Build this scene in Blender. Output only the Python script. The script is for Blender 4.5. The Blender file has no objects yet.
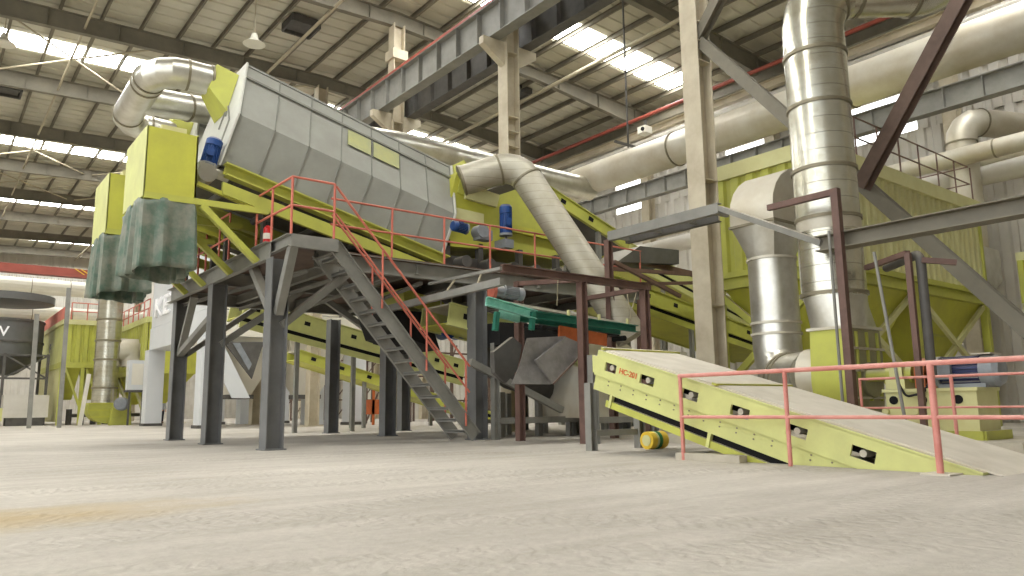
import bpy, math, random
from mathutils import Vector, Matrix
random.seed(7)
V = Vector
C = bpy.context.scene.collection
R = math.radians
EYE = 0.7
YAW, PITCH, ROLL, FPX = R(38.105), R(9.0716), R(-0.7193), 753.86

# ---------------------------------------------------------------- materials
def lin(c):
    return tuple(((x/255)/12.92 if x/255 <= .04045 else (((x/255)+.055)/1.055)**2.4) for x in c) + (1,)

def mat(name, rgb, rough=.6, metal=0., var=.12, scale=3., dust=0., bump=0., rgb2=None, spec=.4):
    m = bpy.data.materials.new(name); m.use_nodes = True
    nt = m.node_tree; b = nt.nodes['Principled BSDF']
    b.inputs['Roughness'].default_value = rough
    b.inputs['Metallic'].default_value = metal
    b.inputs['Specular IOR Level'].default_value = spec
    tc = nt.nodes.new('ShaderNodeTexCoord')
    n = nt.nodes.new('ShaderNodeTexNoise'); n.inputs['Scale'].default_value = scale; n.inputs['Detail'].default_value = 6
    n.inputs['Roughness'].default_value = .65
    nt.links.new(tc.outputs['Object'], n.inputs['Vector'])
    r = nt.nodes.new('ShaderNodeValToRGB')
    c1 = lin(rgb); c2 = lin(rgb2) if rgb2 else tuple(x*(1-var*2) for x in c1[:3])+(1,)
    r.color_ramp.elements[0].position = .35; r.color_ramp.elements[0].color = c2
    r.color_ramp.elements[1].position = .62; r.color_ramp.elements[1].color = c1
    nt.links.new(n.outputs['Fac'], r.inputs['Fac'])
    out = r.outputs['Color']
    if dust > 0:      # pale dust settled on faces that look up
        g = nt.nodes.new('ShaderNodeNewGeometry'); s = nt.nodes.new('ShaderNodeSeparateXYZ')
        nt.links.new(g.outputs['Normal'], s.inputs[0])
        mr = nt.nodes.new('ShaderNodeMapRange'); mr.inputs[1].default_value = .25; mr.inputs[2].default_value = .9
        mr.inputs[4].default_value = dust
        nt.links.new(s.outputs['Z'], mr.inputs[0])
        mx = nt.nodes.new('ShaderNodeMixRGB'); mx.inputs[2].default_value = lin((196, 186, 166))
        nt.links.new(mr.outputs[0], mx.inputs[0]); nt.links.new(out, mx.inputs[1]); out = mx.outputs[0]
    nt.links.new(out, b.inputs['Base Color'])
    if bump > 0:
        n2 = nt.nodes.new('ShaderNodeTexNoise'); n2.inputs['Scale'].default_value = scale*6; n2.inputs['Detail'].default_value = 4
        nt.links.new(tc.outputs['Object'], n2.inputs['Vector'])
        bp = nt.nodes.new('ShaderNodeBump'); bp.inputs['Strength'].default_value = bump; bp.inputs['Distance'].default_value = .02
        nt.links.new(n2.outputs['Fac'], bp.inputs['Height']); nt.links.new(bp.outputs[0], b.inputs['Normal'])
    return m

def emit(name, rgb, s):
    m = bpy.data.materials.new(name); m.use_nodes = True; nt = m.node_tree
    b = nt.nodes['Principled BSDF']; b.inputs['Base Color'].default_value = lin(rgb)
    n = nt.nodes.new('ShaderNodeTexNoise'); n.inputs['Scale'].default_value = .6
    r = nt.nodes.new('ShaderNodeValToRGB'); r.color_ramp.elements[0].color = lin(rgb); r.color_ramp.elements[0].color = tuple(x*.8 for x in lin(rgb)[:3])+(1,)
    r.color_ramp.elements[1].color = lin(rgb)
    nt.links.new(n.outputs['Fac'], r.inputs[0]); nt.links.new(r.outputs[0], b.inputs['Emission Color'])
    b.inputs['Emission Strength'].default_value = s
    return m

M = dict(
    lime=mat('lime_paint', (186, 188, 84), .5, var=.10, scale=1.3, dust=.75, rgb2=(172, 172, 84)),
    limepale=mat('pale_lime_paint', (204, 206, 132), .55, var=.08, scale=1.5, dust=.8, rgb2=(190, 190, 124)),
    limedeep=mat('olive_lime_paint', (194, 194, 76), .5, var=.1, scale=1.2, dust=.6, rgb2=(180, 178, 76)),
    limewhite=mat('faded_lime_paint', (208, 206, 152), .6, var=.06, scale=1.2, rgb2=(198, 192, 136)),
    faded=mat('sun_faded_yellow', (184, 184, 128), .6, var=.08, scale=3, rgb2=(170, 172, 132)),
    olive=mat('dusty_olive_paint', (150, 146, 112), .65, var=.1, scale=2, rgb2=(136, 132, 104)),
    steel=mat('grey_painted_steel', (140, 138, 130), .55, var=.1, scale=2, dust=.55, spec=.3),
    legm=mat('platform_leg_paint', (118, 118, 116), .55, var=.1, scale=2, spec=.3),
    dark=mat('dark_grey_steel', (92, 89, 84), .6, var=.15, scale=2, dust=.4),
    truss=mat('roof_steel', (128, 122, 106), .6, var=.12, scale=1),
    purl=mat('purlin_steel', (122, 115, 98), .6, var=.12, scale=1),
    purll=mat('pale_tube_steel', (184, 174, 148), .6, var=.08, scale=1),
    colm=mat('beige_column_paint', (196, 186, 162), .6, var=.08, scale=1.2, dust=.3, rgb2=(176, 164, 140)),
    sheet=mat('roof_sheet', (198, 194, 176), .6, var=.08, scale=.25, rgb2=(182, 177, 156)),
    wall=mat('wall_sheet', (206, 202, 192), .6, var=.05, scale=.4, rgb2=(190, 184, 172)),
    galv=mat('galvanised_steel', (214, 212, 202), .34, .85, var=.08, scale=1.6, dust=.6, bump=.08, rgb2=(190, 186, 172)),
    galvd=mat('dusty_galvanised_steel', (204, 199, 184), .45, .3, var=.08, scale=.8, dust=.5, bump=.06, rgb2=(186, 176, 154)),
    band=mat('duct_joint_band', (142, 134, 112), .5, .5, var=.1, dust=.3),
    panel=mat('grey_panel', (158, 159, 150), .55, var=.05, scale=1, dust=.3, rgb2=(146, 146, 137)),
    panelw=mat('pale_end_panel', (206, 205, 194), .55, var=.05, scale=1.5),
    seam=mat('panel_seam', (146, 146, 136), .6, var=.1),
    rail=mat('salmon_red_paint', (208, 118, 98), .5, var=.1, scale=3, dust=.4, rgb2=(190, 104, 88)),
    railp=mat('faded_pink_red_paint', (212, 144, 132), .5, var=.1, scale=3, dust=.3, rgb2=(194, 120, 108)),
    brown=mat('primer_brown_steel', (112, 86, 76), .6, var=.15, scale=3, dust=.5),
    green=mat('turquoise_paint', (40, 116, 94), .5, var=.12, scale=3, dust=.4, rgb2=(28, 92, 76)),
    greenp=mat('pale_turquoise_paint', (150, 212, 194), .5, var=.12, scale=5, rgb2=(118, 186, 166)),
    orange=mat('orange_guard_paint', (188, 98, 50), .55, var=.12, scale=4, dust=.3),
    tarp=mat('green_tarpaulin', (82, 104, 88), .55, var=.1, scale=2.6, rgb2=(132, 132, 118), bump=.3),
    blue=mat('blue_motor_paint', (42, 78, 140), .45, var=.12, scale=5, dust=.5),
    navy=mat('navy_motor_paint', (48, 56, 96), .45, var=.1, scale=5, dust=.6),
    mgrey=mat('motor_grey', (140, 144, 148), .5, var=.1, scale=5, dust=.4),
    black=mat('black_rubber', (28, 27, 26), .8, var=.2),
    void=mat('black_slot', (16, 15, 14), .9, var=.1),
    belt=mat('dusty_belt_cover', (204, 196, 180), .8, var=.05, scale=2, rgb2=(190, 182, 164)),
    chute=mat('dark_chute_plate', (150, 146, 142), .45, .2, var=.18, scale=3),
    redc=mat('crane_red_paint', (140, 72, 60), .55, var=.08, scale=1),
    pink=mat('faded_red_sheet', (222, 130, 114), .6, var=.08, scale=1),
    redp=mat('red_pipe_paint', (156, 78, 64), .5, var=.1, scale=1),
    white=mat('white_panel', (208, 210, 210), .5, var=.03, scale=.5),
    whitet=mat('white_letter_paint', (250, 250, 250), .5, var=.01),
    cream=mat('cream_panel', (222, 217, 202), .6, var=.05, scale=.5),
    redt=mat('red_lettering', (214, 104, 60), .6, var=.1),
    conc=mat('rough_concrete', (186, 178, 160), .85, var=.08, scale=3, bump=.4),
    yel=mat('yellow_plastic', (232, 196, 62), .45, var=.06, scale=4),
    grn=mat('green_band', (44, 120, 62), .5, var=.1),
    redx=mat('extinguisher_red', (200, 40, 40), .35, var=.06),
    skin=mat('skin', (190, 140, 112), .6, var=.05), cloth=mat('dark_trousers', (40, 42, 52), .8, var=.1),
    shirt=mat('pale_grey_shirt', (168, 172, 178), .8, var=.06), hair=mat('dark_hair', (30, 26, 24), .7, var=.1),
    lamp=mat('lamp_shade', (226, 222, 206), .5, var=.03),
    scaff=mat('scaffold_brown', (112, 92, 80), .7, var=.15, scale=2, dust=.3),
    tank=mat('dark_tank_sheet', (104, 104, 102), .5, .3, var=.12, scale=.6, dust=.4),
    rock=mat('rubble', (150, 140, 122), .9, var=.2, scale=6, bump=.6),
)
M['sky'] = emit('skylight_panel', (252, 253, 252), 24.0)
M['win'] = emit('window_daylight', (250, 252, 255), 3.0)

def duct_seams(m, pitch):      # thin dark lap joints every so often along the object's own height
    nt = m.node_tree; b = nt.nodes['Principled BSDF']; src = b.inputs['Base Color'].links[0].from_socket
    tc = nt.nodes.new('ShaderNodeTexCoord'); sx = nt.nodes.new('ShaderNodeSeparateXYZ'); nt.links.new(tc.outputs['Object'], sx.inputs[0])
    a = nt.nodes.new('ShaderNodeMath'); a.operation = 'MULTIPLY'; a.inputs[1].default_value = pitch; nt.links.new(sx.outputs['Z'], a.inputs[0])
    f = nt.nodes.new('ShaderNodeMath'); f.operation = 'FRACT'; nt.links.new(a.outputs[0], f.inputs[0])
    l = nt.nodes.new('ShaderNodeMath'); l.operation = 'LESS_THAN'; l.inputs[1].default_value = .05; nt.links.new(f.outputs[0], l.inputs[0])
    q = nt.nodes.new('ShaderNodeMath'); q.operation = 'MULTIPLY'; q.inputs[1].default_value = .55; nt.links.new(l.outputs[0], q.inputs[0])
    mx = nt.nodes.new('ShaderNodeMixRGB'); mx.inputs[2].default_value = lin((120, 114, 100)); nt.links.new(q.outputs[0], mx.inputs[0]); nt.links.new(src, mx.inputs[1])
    nt.links.new(mx.outputs[0], b.inputs['Base Color'])
M['galvs'] = mat('spiral_galvanised_steel', (212, 210, 196), .27, .85, var=.08, scale=1.4, dust=.5, rgb2=(186, 180, 158))
duct_seams(M['galvs'], 3.4)
M['galvr'] = mat('dull_ribbed_galvanised_steel', (186, 181, 164), .5, .4, var=.08, scale=1.4, dust=.3, rgb2=(168, 161, 140))
duct_seams(M['galvr'], 5.)

# ---------------------------------------------------------------- mesh builder
ORG = {}
class B:
    def __init__(s): s.v = []; s.f = []
    def add(s, vs, fs):
        n = len(s.v); s.v += [V(p) for p in vs]; s.f += [tuple(i+n for i in f) for f in fs]; return s
    def hexa(s, p):
        return s.add(p, [(0,3,2,1),(4,5,6,7),(0,1,5,4),(1,2,6,5),(2,3,7,6),(3,0,4,7)])
    def box(s, x0, x1, y0, y1, z0, z1):
        return s.hexa([(x0,y0,z0),(x1,y0,z0),(x1,y1,z0),(x0,y1,z0),(x0,y0,z1),(x1,y0,z1),(x1,y1,z1),(x0,y1,z1)])
    def bar(s, a, b, w, h, up=(0,0,1), ds=0, du=0):
        a, b = V(a), V(b); d = (b-a).normalized(); up = V(up)
        if abs(d.dot(up)) > .98: up = V((1,0,0)) if abs(d.x) < .9 else V((0,1,0))
        sd = d.cross(up).normalized(); u = sd.cross(d).normalized()
        o = sd*ds + u*du; q = []
        for p in (a, b):
            for i, j in ((-1,-1),(1,-1),(1,1),(-1,1)): q.append(p + o + sd*(i*w/2) + u*(j*h/2))
        return s.hexa(q)
    def ibeam(s, a, b, w, h, t=.02, up=(0,0,1)):     # flanges at +-up
        s.bar(a, b, w, t, up, 0, h/2-t/2); s.bar(a, b, w, t, up, 0, -h/2+t/2)
        return s.bar(a, b, t, h-2*t, up)
    def chan(s, a, b, w, h, t=.015, up=(0,0,1), side=1):
        s.bar(a, b, w, t, up, 0, h/2-t/2); s.bar(a, b, w, t, up, 0, -h/2+t/2)
        return s.bar(a, b, t, h-2*t, up, side*(w/2-t/2))
    def angle(s, a, b, w, t=.012, up=(0,0,1)):
        s.bar(a, b, w, t, up, 0, w/2); return s.bar(a, b, t, w, up, w/2)
    def tube(s, path, r, n=20, caps=True):
        path = [V(p) for p in path]; rs = r if isinstance(r, (list, tuple)) else [r]*len(path)
        prev = None; rings = []
        for i, p in enumerate(path):
            if i == 0: d = path[1]-p
            elif i == len(path)-1: d = p-path[i-1]
            else: d = (path[i+1]-p).normalized() + (p-path[i-1]).normalized()
            d = d.normalized()
            if prev is None:
                x = d.orthogonal().normalized()
            else:
                x = (prev - d*prev.dot(d)).normalized()
            prev = x; y = d.cross(x)
            k = 1.
            if 0 < i < len(path)-1:
                c = (path[i+1]-p).normalized().dot((p-path[i-1]).normalized())
                k = 1/max(.5, math.sqrt(max(0, (1+c)/2)))
                bend = ((path[i+1]-p).normalized()-(p-path[i-1]).normalized())
                bend = bend.normalized() if bend.length > 1e-6 else None
            ring = []
            for j in range(n):
                a = 2*math.pi*j/n; w = (x*math.cos(a)+y*math.sin(a))*rs[i]
                if 0 < i < len(path)-1 and bend is not None: w = w + bend*w.dot(bend)*(k-1)
                ring.append(p+w)
            rings.append(ring)
        n0 = len(s.v)
        for rg in rings: s.v += rg
        for i in range(len(rings)-1):
            for j in range(n):
                a = n0+i*n+j; b = n0+i*n+(j+1) % n
                s.f.append((a, b, b+n, a+n))
        if caps:
            s.f.append(tuple(n0+j for j in reversed(range(n)))); s.f.append(tuple(n0+(len(rings)-1)*n+j for j in range(n)))
        return s
    def cyl(s, a, b, r, n=20, r2=None): return s.tube([a, b], [r, r if r2 is None else r2], n)
    def prism(s, poly, vec):
        poly = [V(p) for p in poly]; k = len(poly); vec = V(vec)
        return s.add(poly+[p+vec for p in poly], [tuple(reversed(range(k))), tuple(range(k, 2*k))] + [(i, (i+1) % k, (i+1) % k+k, i+k) for i in range(k)])
    def loft(s, A, Bq, caps=True):
        k = len(A); fs = [(i, (i+1) % k, (i+1) % k+k, i+k) for i in range(k)]
        if caps: fs += [tuple(reversed(range(k))), tuple(range(k, 2*k))]
        return s.add(list(A)+list(Bq), fs)
    def put(s, name, m, parent=None, kind=None, smooth=True, label=None, ang=28):
        me = bpy.data.meshes.new(name); o0 = ORG.get(parent.name, V((0,0,0))) if parent else V((0,0,0))
        me.from_pydata([tuple(p-o0) for p in s.v], [], s.f)
        import bmesh
        bm = bmesh.new(); bm.from_mesh(me); bmesh.ops.recalc_face_normals(bm, faces=bm.faces); bm.to_mesh(me); bm.free()
        me.materials.append(M[m] if isinstance(m, str) else m)
        if smooth:
            me.polygons.foreach_set('use_smooth', [True]*len(me.polygons)); me.set_sharp_from_angle(angle=R(ang))
        o = bpy.data.objects.new(name, me); C.objects.link(o)
        if parent: o.parent = parent; ORG[o.name] = o0
        if kind: o['kind'] = kind
        if label: o['label'] = label
        return o

def putb(s, name, m, parent=None, **k):
    """every box or bar of the builder becomes an object of its own"""
    o = None; groups = []; fi = 0; n = len(s.v)
    # pieces: faces sharing vertices
    par = list(range(n))
    def root(i):
        while par[i] != i: par[i] = par[par[i]]; i = par[i]
        return i
    for f in s.f:
        for j in f[1:]: par[root(j)] = root(f[0])
    ids = {}
    for f in s.f: ids.setdefault(root(f[0]), []).append(f)
    for fs in ids.values():
        q = B(); mp_ = {}
        for f in fs:
            for j in f:
                if j not in mp_: mp_[j] = len(q.v); q.v.append(s.v[j])
        q.f = [tuple(mp_[j] for j in f) for f in fs]
        o = q.put(name, m, parent, **k)
    return o
B.putb = putb
def tag(o, label, cat, group=None):
    o['label'] = label; o['category'] = cat
    if group: o['group'] = group
    return o
def thing(name, label, cat, loc=(0,0,0), group=None):
    o = bpy.data.objects.new(name, None); C.objects.link(o); o.location = loc; o.empty_display_size = .2
    ORG[o.name] = V(loc); return tag(o, label, cat, group)
def shift_copy(root, d, label):
    def rec(o, par):
        c = o.copy(); C.objects.link(c); c.parent = par
        for ch in [x for x in C.objects if x.parent == o]: rec(ch, c)
        return c
    c = rec(root, None); c.location = root.location + V(d); c['label'] = label; return c

def fillet(pts, rad, n=4):
    pts = [V(p) for p in pts]; out = [pts[0]]
    for i in range(1, len(pts)-1):
        a = (pts[i-1]-pts[i]).normalized(); b = (pts[i+1]-pts[i]).normalized()
        r = rad[i-1] if isinstance(rad, (list, tuple)) else rad
        th = math.acos(max(-1, min(1, a.dot(b)))); t = r/math.tan(th/2)
        p0 = pts[i]+a*t; p1 = pts[i]+b*t; cen = pts[i]+(a+b).normalized()*(r/math.sin(th/2))
        x = (p0-cen); ax = x.cross(p1-cen).normalized(); tot = math.pi-th
        for k in range(n+1): out.append(cen + Matrix.Rotation(tot*k/n, 3, ax) @ x)
    return out+[pts[-1]]

def bands(path, r, idx, parent, w=.05, name='joint_band', m='band'):
    """flange rings where the sheet sections of a duct meet"""
    path = [V(p) for p in path]
    for i in idx:
        if isinstance(i, tuple): i, t = i
        else: t = 0
        p = path[i].lerp(path[min(i+1, len(path)-1)], t)
        d = (path[min(i+1, len(path)-1)]-path[max(i-1, 0)] if t == 0 else path[i+1]-path[i]).normalized()
        B().cyl(p-d*w/2, p+d*w/2, r*1.06, 28).put(name, m, parent)

def text(s, size, org, xd, yd, m, parent, ext=.006, name='lettering', sx=1.):
    cu = bpy.data.curves.new('t', 'FONT'); cu.body = s; cu.size = size; cu.extrude = ext; cu.offset = size*.012
    o = bpy.data.objects.new('t', cu); C.objects.link(o); bpy.context.view_layer.update()
    me = bpy.data.meshes.new_from_object(o.evaluated_get(bpy.context.evaluated_depsgraph_get()))
    bpy.data.objects.remove(o); me.name = name
    xd, yd = V(xd).normalized(), V(yd).normalized(); zd = xd.cross(yd)
    mt = Matrix((xd, yd, zd)).transposed().to_4x4(); mt.translation = V(org)-ORG.get(parent.name, V((0,0,0)))
    me.transform(Matrix.Diagonal((sx, 1, 1, 1))); me.transform(mt); me.materials.clear(); me.materials.append(M[m])
    o = bpy.data.objects.new(name, me); C.objects.link(o); o.parent = parent; return o

def corr(b, p, u, L, h, nrm, pitch=.3, dep=.06, thick=.02):
    """trapezoid-folded sheet starting at p, running L along u, height vector h"""
    p, u, h, nrm = V(p), V(u).normalized(), V(h), V(nrm).normalized()
    k = max(1, round(L/pitch)); pt = L/k; prof = []
    for i in range(k):
        x = i*pt
        prof += [(x, 0), (x+pt*.3, 0), (x+pt*.42, dep), (x+pt*.88, dep)]
    prof.append((L, 0))
    n = len(prof); vs = []
    for off in (0, -thick):
        for hh in (V((0,0,0)), h):
            vs += [p+u*x+nrm*(y+off)+hh for x, y in prof]
    fs = []
    for i in range(n-1):
        fs.append((i, i+1, n+i+1, n+i)); fs.append((2*n+i, 3*n+i, 3*n+i+1, 2*n+i+1))
        fs.append((i, 2*n+i, 2*n+i+1, i+1)); fs.append((n+i, n+i+1, 3*n+i+1, 3*n+i))
    fs += [(0, n, 3*n, 2*n), (n-1, 3*n-1, 4*n-1, 2*n-1)]
    return b.add(vs, fs)

def motor(parent, p, d, r, L, m='blue', name='motor', box=True):
    """finned electric motor lying along d with its fan cowl, feet and terminal box"""
    p, d = V(p), V(d).normalized()
    b = B().cyl(p, p+d*L*.72, r*.86, 20)
    x = d.orthogonal().normalized(); y = d.cross(x)
    for k in range(20):
        a = 2*math.pi*k/20; o = (x*math.cos(a)+y*math.sin(a))
        b.bar(p+d*L*.04+o*r*.9, p+d*L*.68+o*r*.9, r*.05, r*.2, up=o)
    mo = b.put(name, m, parent)
    B().tube([p+d*L*.7, p+d*L*.92, p+d*L], [r*1.02, r*1.02, r*.8], 24).put('fan_cowl', 'mgrey' if m != 'blue' else m, mo)
    B().cyl(p-d*L*.07, p+d*L*.01, r*1.05, 24).put('flange', 'mgrey', mo)
    B().cyl(p-d*L*.25, p, r*.18, 12).put('shaft', 'dark', mo)
    if box:
        up = V((0,0,1)) if abs(d.z) < .7 else V((-.3,-1,0)).normalized()
        q = p+d*L*.25+up*r*1.05
        B().bar(q, q+d*L*.25, r*.8, r*.4, up=up).put('terminal_box', m, mo)
    return mo

# ================================================================ building shell
def roof_z(x): return 16.95+.025*x if x < 15 else 17.325-.055*(x-15)
Xl, Xr, Yn, Yf = -14., 30., -16., 88.
FR = [10.9+7.5*i for i in range(-2, 11)]
COLX = 14.4

def floor_mat():
    m = bpy.data.materials.new('dusty_concrete_floor'); m.use_nodes = True; nt = m.node_tree; N = nt.nodes; Lk = nt.links
    b = N['Principled BSDF']; b.inputs['Roughness'].default_value = .9; b.inputs['Specular IOR Level'].default_value = .2
    g = N.new('ShaderNodeNewGeometry')
    def noise(scale, det=6, mapping=None, rough=.6):
        n = N.new('ShaderNodeTexNoise'); n.inputs['Scale'].default_value = scale; n.inputs['Detail'].default_value = det; n.inputs['Roughness'].default_value = rough
        mp = N.new('ShaderNodeMapping')
        if mapping: mp.inputs['Rotation'].default_value = (0, 0, mapping[0]); mp.inputs['Scale'].default_value = mapping[1]
        Lk.new(g.outputs['Position'], mp.inputs[0]); Lk.new(mp.outputs[0], n.inputs['Vector']); return n
    def ramp(n, a, ca, c, cc):
        r = N.new('ShaderNodeValToRGB'); r.color_ramp.elements[0].position = a; r.color_ramp.elements[0].color = ca
        r.color_ramp.elements[1].position = c; r.color_ramp.elements[1].color = cc; Lk.new(n.outputs['Fac'], r.inputs[0]); return r
    base = ramp(noise(.35), .3, lin((180, 173, 161)), .7, lin((204, 197, 185)))
    st = ramp(noise(.9, 5, (R(22), (.35, 3.2, 1))), .36, (.82, .81, .79, 1), .64, (1, 1, 1, 1))      # sweeping streaks
    m1 = N.new('ShaderNodeMixRGB'); m1.blend_type = 'MULTIPLY'; m1.inputs[0].default_value = .75
    Lk.new(base.outputs[0], m1.inputs[1]); Lk.new(st.outputs[0], m1.inputs[2])
    fi = ramp(noise(14, 8), .3, (.78, .77, .76, 1), .7, (1, 1, 1, 1))
    m2 = N.new('ShaderNodeMixRGB'); m2.blend_type = 'MULTIPLY'; m2.inputs[0].default_value = .6
    Lk.new(m1.outputs[0], m2.inputs[1]); Lk.new(fi.outputs[0], m2.inputs[2])
    # brown spill of sand left of the camera
    sp = N.new('ShaderNodeMapping'); sp.vector_type = 'POINT'; sp.inputs['Location'].default_value = (-0.2, -6.3, 0)
    Lk.new(g.outputs['Position'], sp.inputs[0])
    sc = N.new('ShaderNodeMapping'); sc.inputs['Rotation'].default_value = (0, 0, R(12)); sc.inputs['Scale'].default_value = (.62, 1.5, 0)
    Lk.new(sp.outputs[0], sc.inputs[0])
    le = N.new('ShaderNodeVectorMath'); le.operation = 'LENGTH'; Lk.new(sc.outputs[0], le.inputs[0])
    nn = noise(1.6, 6); ad = N.new('ShaderNodeMath'); ad.operation = 'MULTIPLY_ADD'; ad.inputs[1].default_value = 1.5; Lk.new(nn.outputs['Fac'], ad.inputs[0]); Lk.new(le.outputs['Value'], ad.inputs[2])
    rr = N.new('ShaderNodeMapRange'); rr.inputs[1].default_value = 1.05; rr.inputs[2].default_value = 2.1; rr.inputs[3].default_value = .8; rr.inputs[4].default_value = 0
    Lk.new(ad.outputs[0], rr.inputs[0])
    m3 = N.new('ShaderNodeMixRGB'); m3.inputs[2].default_value = lin((176, 156, 118)); Lk.new(rr.outputs[0], m3.inputs[0]); Lk.new(m2.outputs[0], m3.inputs[1])
    m4 = N.new('ShaderNodeMixRGB'); m4.blend_type = 'MULTIPLY'; m4.inputs[2].default_value = (.80, .79, .77, 1); Lk.new(m3.outputs[0], m4.inputs[1])
    Lk.new(m4.outputs[0], b.inputs['Base Color'])
    # tyre tread prints and grit as relief
    hs = None
    for rot, off, per in ((R(-12), 1.1, 3.1), (R(28), .3, 4.3), (R(44), 2.0, 3.7)):
        mp = N.new('ShaderNodeMapping'); mp.inputs['Rotation'].default_value = (0, 0, rot); mp.inputs['Location'].default_value = (0, off, 0)
        Lk.new(g.outputs['Position'], mp.inputs[0])
        w = N.new('ShaderNodeTexWave'); w.wave_type = 'BANDS'; w.bands_direction = 'X'; w.inputs['Scale'].default_value = 2.3
        w.inputs['Distortion'].default_value = 9.; w.inputs['Detail'].default_value = 4; w.inputs['Detail Scale'].default_value = 2.5
        Lk.new(mp.outputs[0], w.inputs['Vector'])
        sx = N.new('ShaderNodeSeparateXYZ'); Lk.new(mp.outputs[0], sx.inputs[0])
        nz = noise(.5, 2); a0 = N.new('ShaderNodeMath'); a0.operation = 'MULTIPLY_ADD'; a0.inputs[1].default_value = .9; Lk.new(nz.outputs['Fac'], a0.inputs[0]); Lk.new(sx.outputs['Y'], a0.inputs[2])
        pp = N.new('ShaderNodeMath'); pp.operation = 'PINGPONG'; pp.inputs[1].default_value = per/2; Lk.new(a0.outputs[0], pp.inputs[0])
        mk = N.new('ShaderNodeMapRange'); mk.inputs[1].default_value = .26; mk.inputs[2].default_value = .34; mk.inputs[3].default_value = .38; mk.inputs[4].default_value = 0
        Lk.new(pp.outputs[0], mk.inputs[0])
        mu = N.new('ShaderNodeMath'); mu.operation = 'MULTIPLY'; Lk.new(w.outputs['Fac'], mu.inputs[0]); Lk.new(mk.outputs[0], mu.inputs[1])
        if hs is None: hs = mu
        else:
            s2 = N.new('ShaderNodeMath'); s2.operation = 'ADD'; Lk.new(hs.outputs[0], s2.inputs[0]); Lk.new(mu.outputs[0], s2.inputs[1]); hs = s2
    cl = N.new('ShaderNodeMath'); cl.operation = 'MULTIPLY'; cl.use_clamp = True; cl.inputs[1].default_value = .55; Lk.new(hs.outputs[0], cl.inputs[0]); Lk.new(cl.outputs[0], m4.inputs[0])
    ng = noise(3, 10, None, .75); s3 = N.new('ShaderNodeMath'); s3.operation = 'MULTIPLY_ADD'; s3.inputs[1].default_value = 1.8
    Lk.new(ng.outputs['Fac'], s3.inputs[0]); Lk.new(hs.outputs[0], s3.inputs[2])
    bp = N.new('ShaderNodeBump'); bp.inputs['Strength'].default_value = .6; bp.inputs['Distance'].default_value = .02
    Lk.new(s3.outputs[0], bp.inputs['Height']); Lk.new(bp.outputs[0], b.inputs['Normal'])
    return m
M['floor'] = floor_mat()
B().box(-40, 34, -22, 96, -.3, 0).put('floor', 'floor', kind='structure')

# roof: ribbed sheet running up the slope
b = B(); prof = []
y = Yn
while y < Yf:
    prof += [(y, 0), (y+.52, 0), (y+.56, .05), (y+.71, .05)]; y += .75
prof.append((Yf, 0))
n = len(prof); cols = [Xl, 15., Xr+.6]; vs = []
for x in cols: vs += [(x, yy, roof_z(x)+zz) for yy, zz in prof]
fs = [(c*n+i, c*n+i+1, (c+1)*n+i+1, (c+1)*n+i) for c in range(2) for i in range(n-1)]
k = len(vs); vs += [(x, yy, z+.12) for x, yy, z in vs]
fs += [tuple(j+k for j in reversed(f)) for f in list(fs)]
b.add(vs, fs); b.put('ceiling', 'sheet', kind='structure')

# purlins along the hall
x = Xl+.7; i = 0
while x < Xr:
    pz = roof_z(x)-.14
    B().chan((x, Yn, pz), (x, Yf, pz), .09, .24, .012).put('trim_%d' % (i+1), 'purl', kind='structure'); i += 1
    x += 1.5
NT = i
# pale pipes/tie tubes hung below the purlins
for xx, zz, rr, mm in ((11.6, 16.35, .07, 'purll'), (4.1, 16.3, .05, 'purll'), (22.6, 15.9, .09, 'purll')):
    NT += 1; B().cyl((xx, Yn, zz), (xx, Yf, zz), rr, 10).put('trim_%d' % NT, mm, kind='structure')
# rafters: tapered welded I girders, one per frame
for fy in FR:
    NT += 1; b = B()
    for xa, xb, ha, hb in ((Xl, COLX, .95, .62), (COLX, 22, .62, .55), (22, Xr, .55, .95)):
        za, zb = roof_z(xa)-.27, roof_z(xb)-.27
        b.bar((xa, fy, za), (xb, fy, zb), .26, .025)
        b.prism([(xa, fy-.01, za), (xb, fy-.01, zb), (xb, fy-.01, zb-hb), (xa, fy-.01, za-ha)], (0, .02, 0))
        b.bar((xa, fy, za-ha), (xb, fy, zb-hb), .26, .025)
        k = int((xb-xa)/2.5)
        for q in range(k):
            t = (q+.5)/k; xs = xa+(xb-xa)*t; zs = za+(zb-za)*t; hh = ha+(hb-ha)*t
            b.box(xs-.008, xs+.008, fy-.12, fy+.12, zs-hh, zs)
    b.put('trim_%d' % NT, 'truss', kind='structure')
# roof cross bracing
for fy in (FR[5], FR[7], FR[8]):
    NT += 1; b = B()
    for xa in (-6, 1, 8):
        b.cyl((xa, fy+.1, roof_z(xa)-.6), (xa+6.5, fy+7.4, roof_z(xa+6.5)-.6), .045, 8); b.cyl((xa+6.5, fy+.1, roof_z(xa+6.5)-.6), (xa, fy+7.4, roof_z(xa)-.6), .045, 8)
    b.put('trim_%d' % NT, 'purll', kind='structure')

# translucent roof strips, one per bay, broken by the purlins below them
wn = 0
for i, fy in enumerate(FR[:-1]):
    if i % 2 == 0: continue
    wn += 1; b = B()
    y0 = fy+3.5; y1 = fy+5.1
    for xa, xb in ((Xl+1, 15), (15, Xr-1)):
        za, zb = roof_z(xa)-.012, roof_z(xb)-.012
        b.hexa([(xa,y0,za-.015),(xb,y0,zb-.015),(xb,y1,zb-.015),(xa,y1,za-.015),(xa,y0,za),(xb,y0,zb),(xb,y1,zb),(xa,y1,za)])
    b.put('window_%d' % wn, 'sky', kind='structure')

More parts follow.
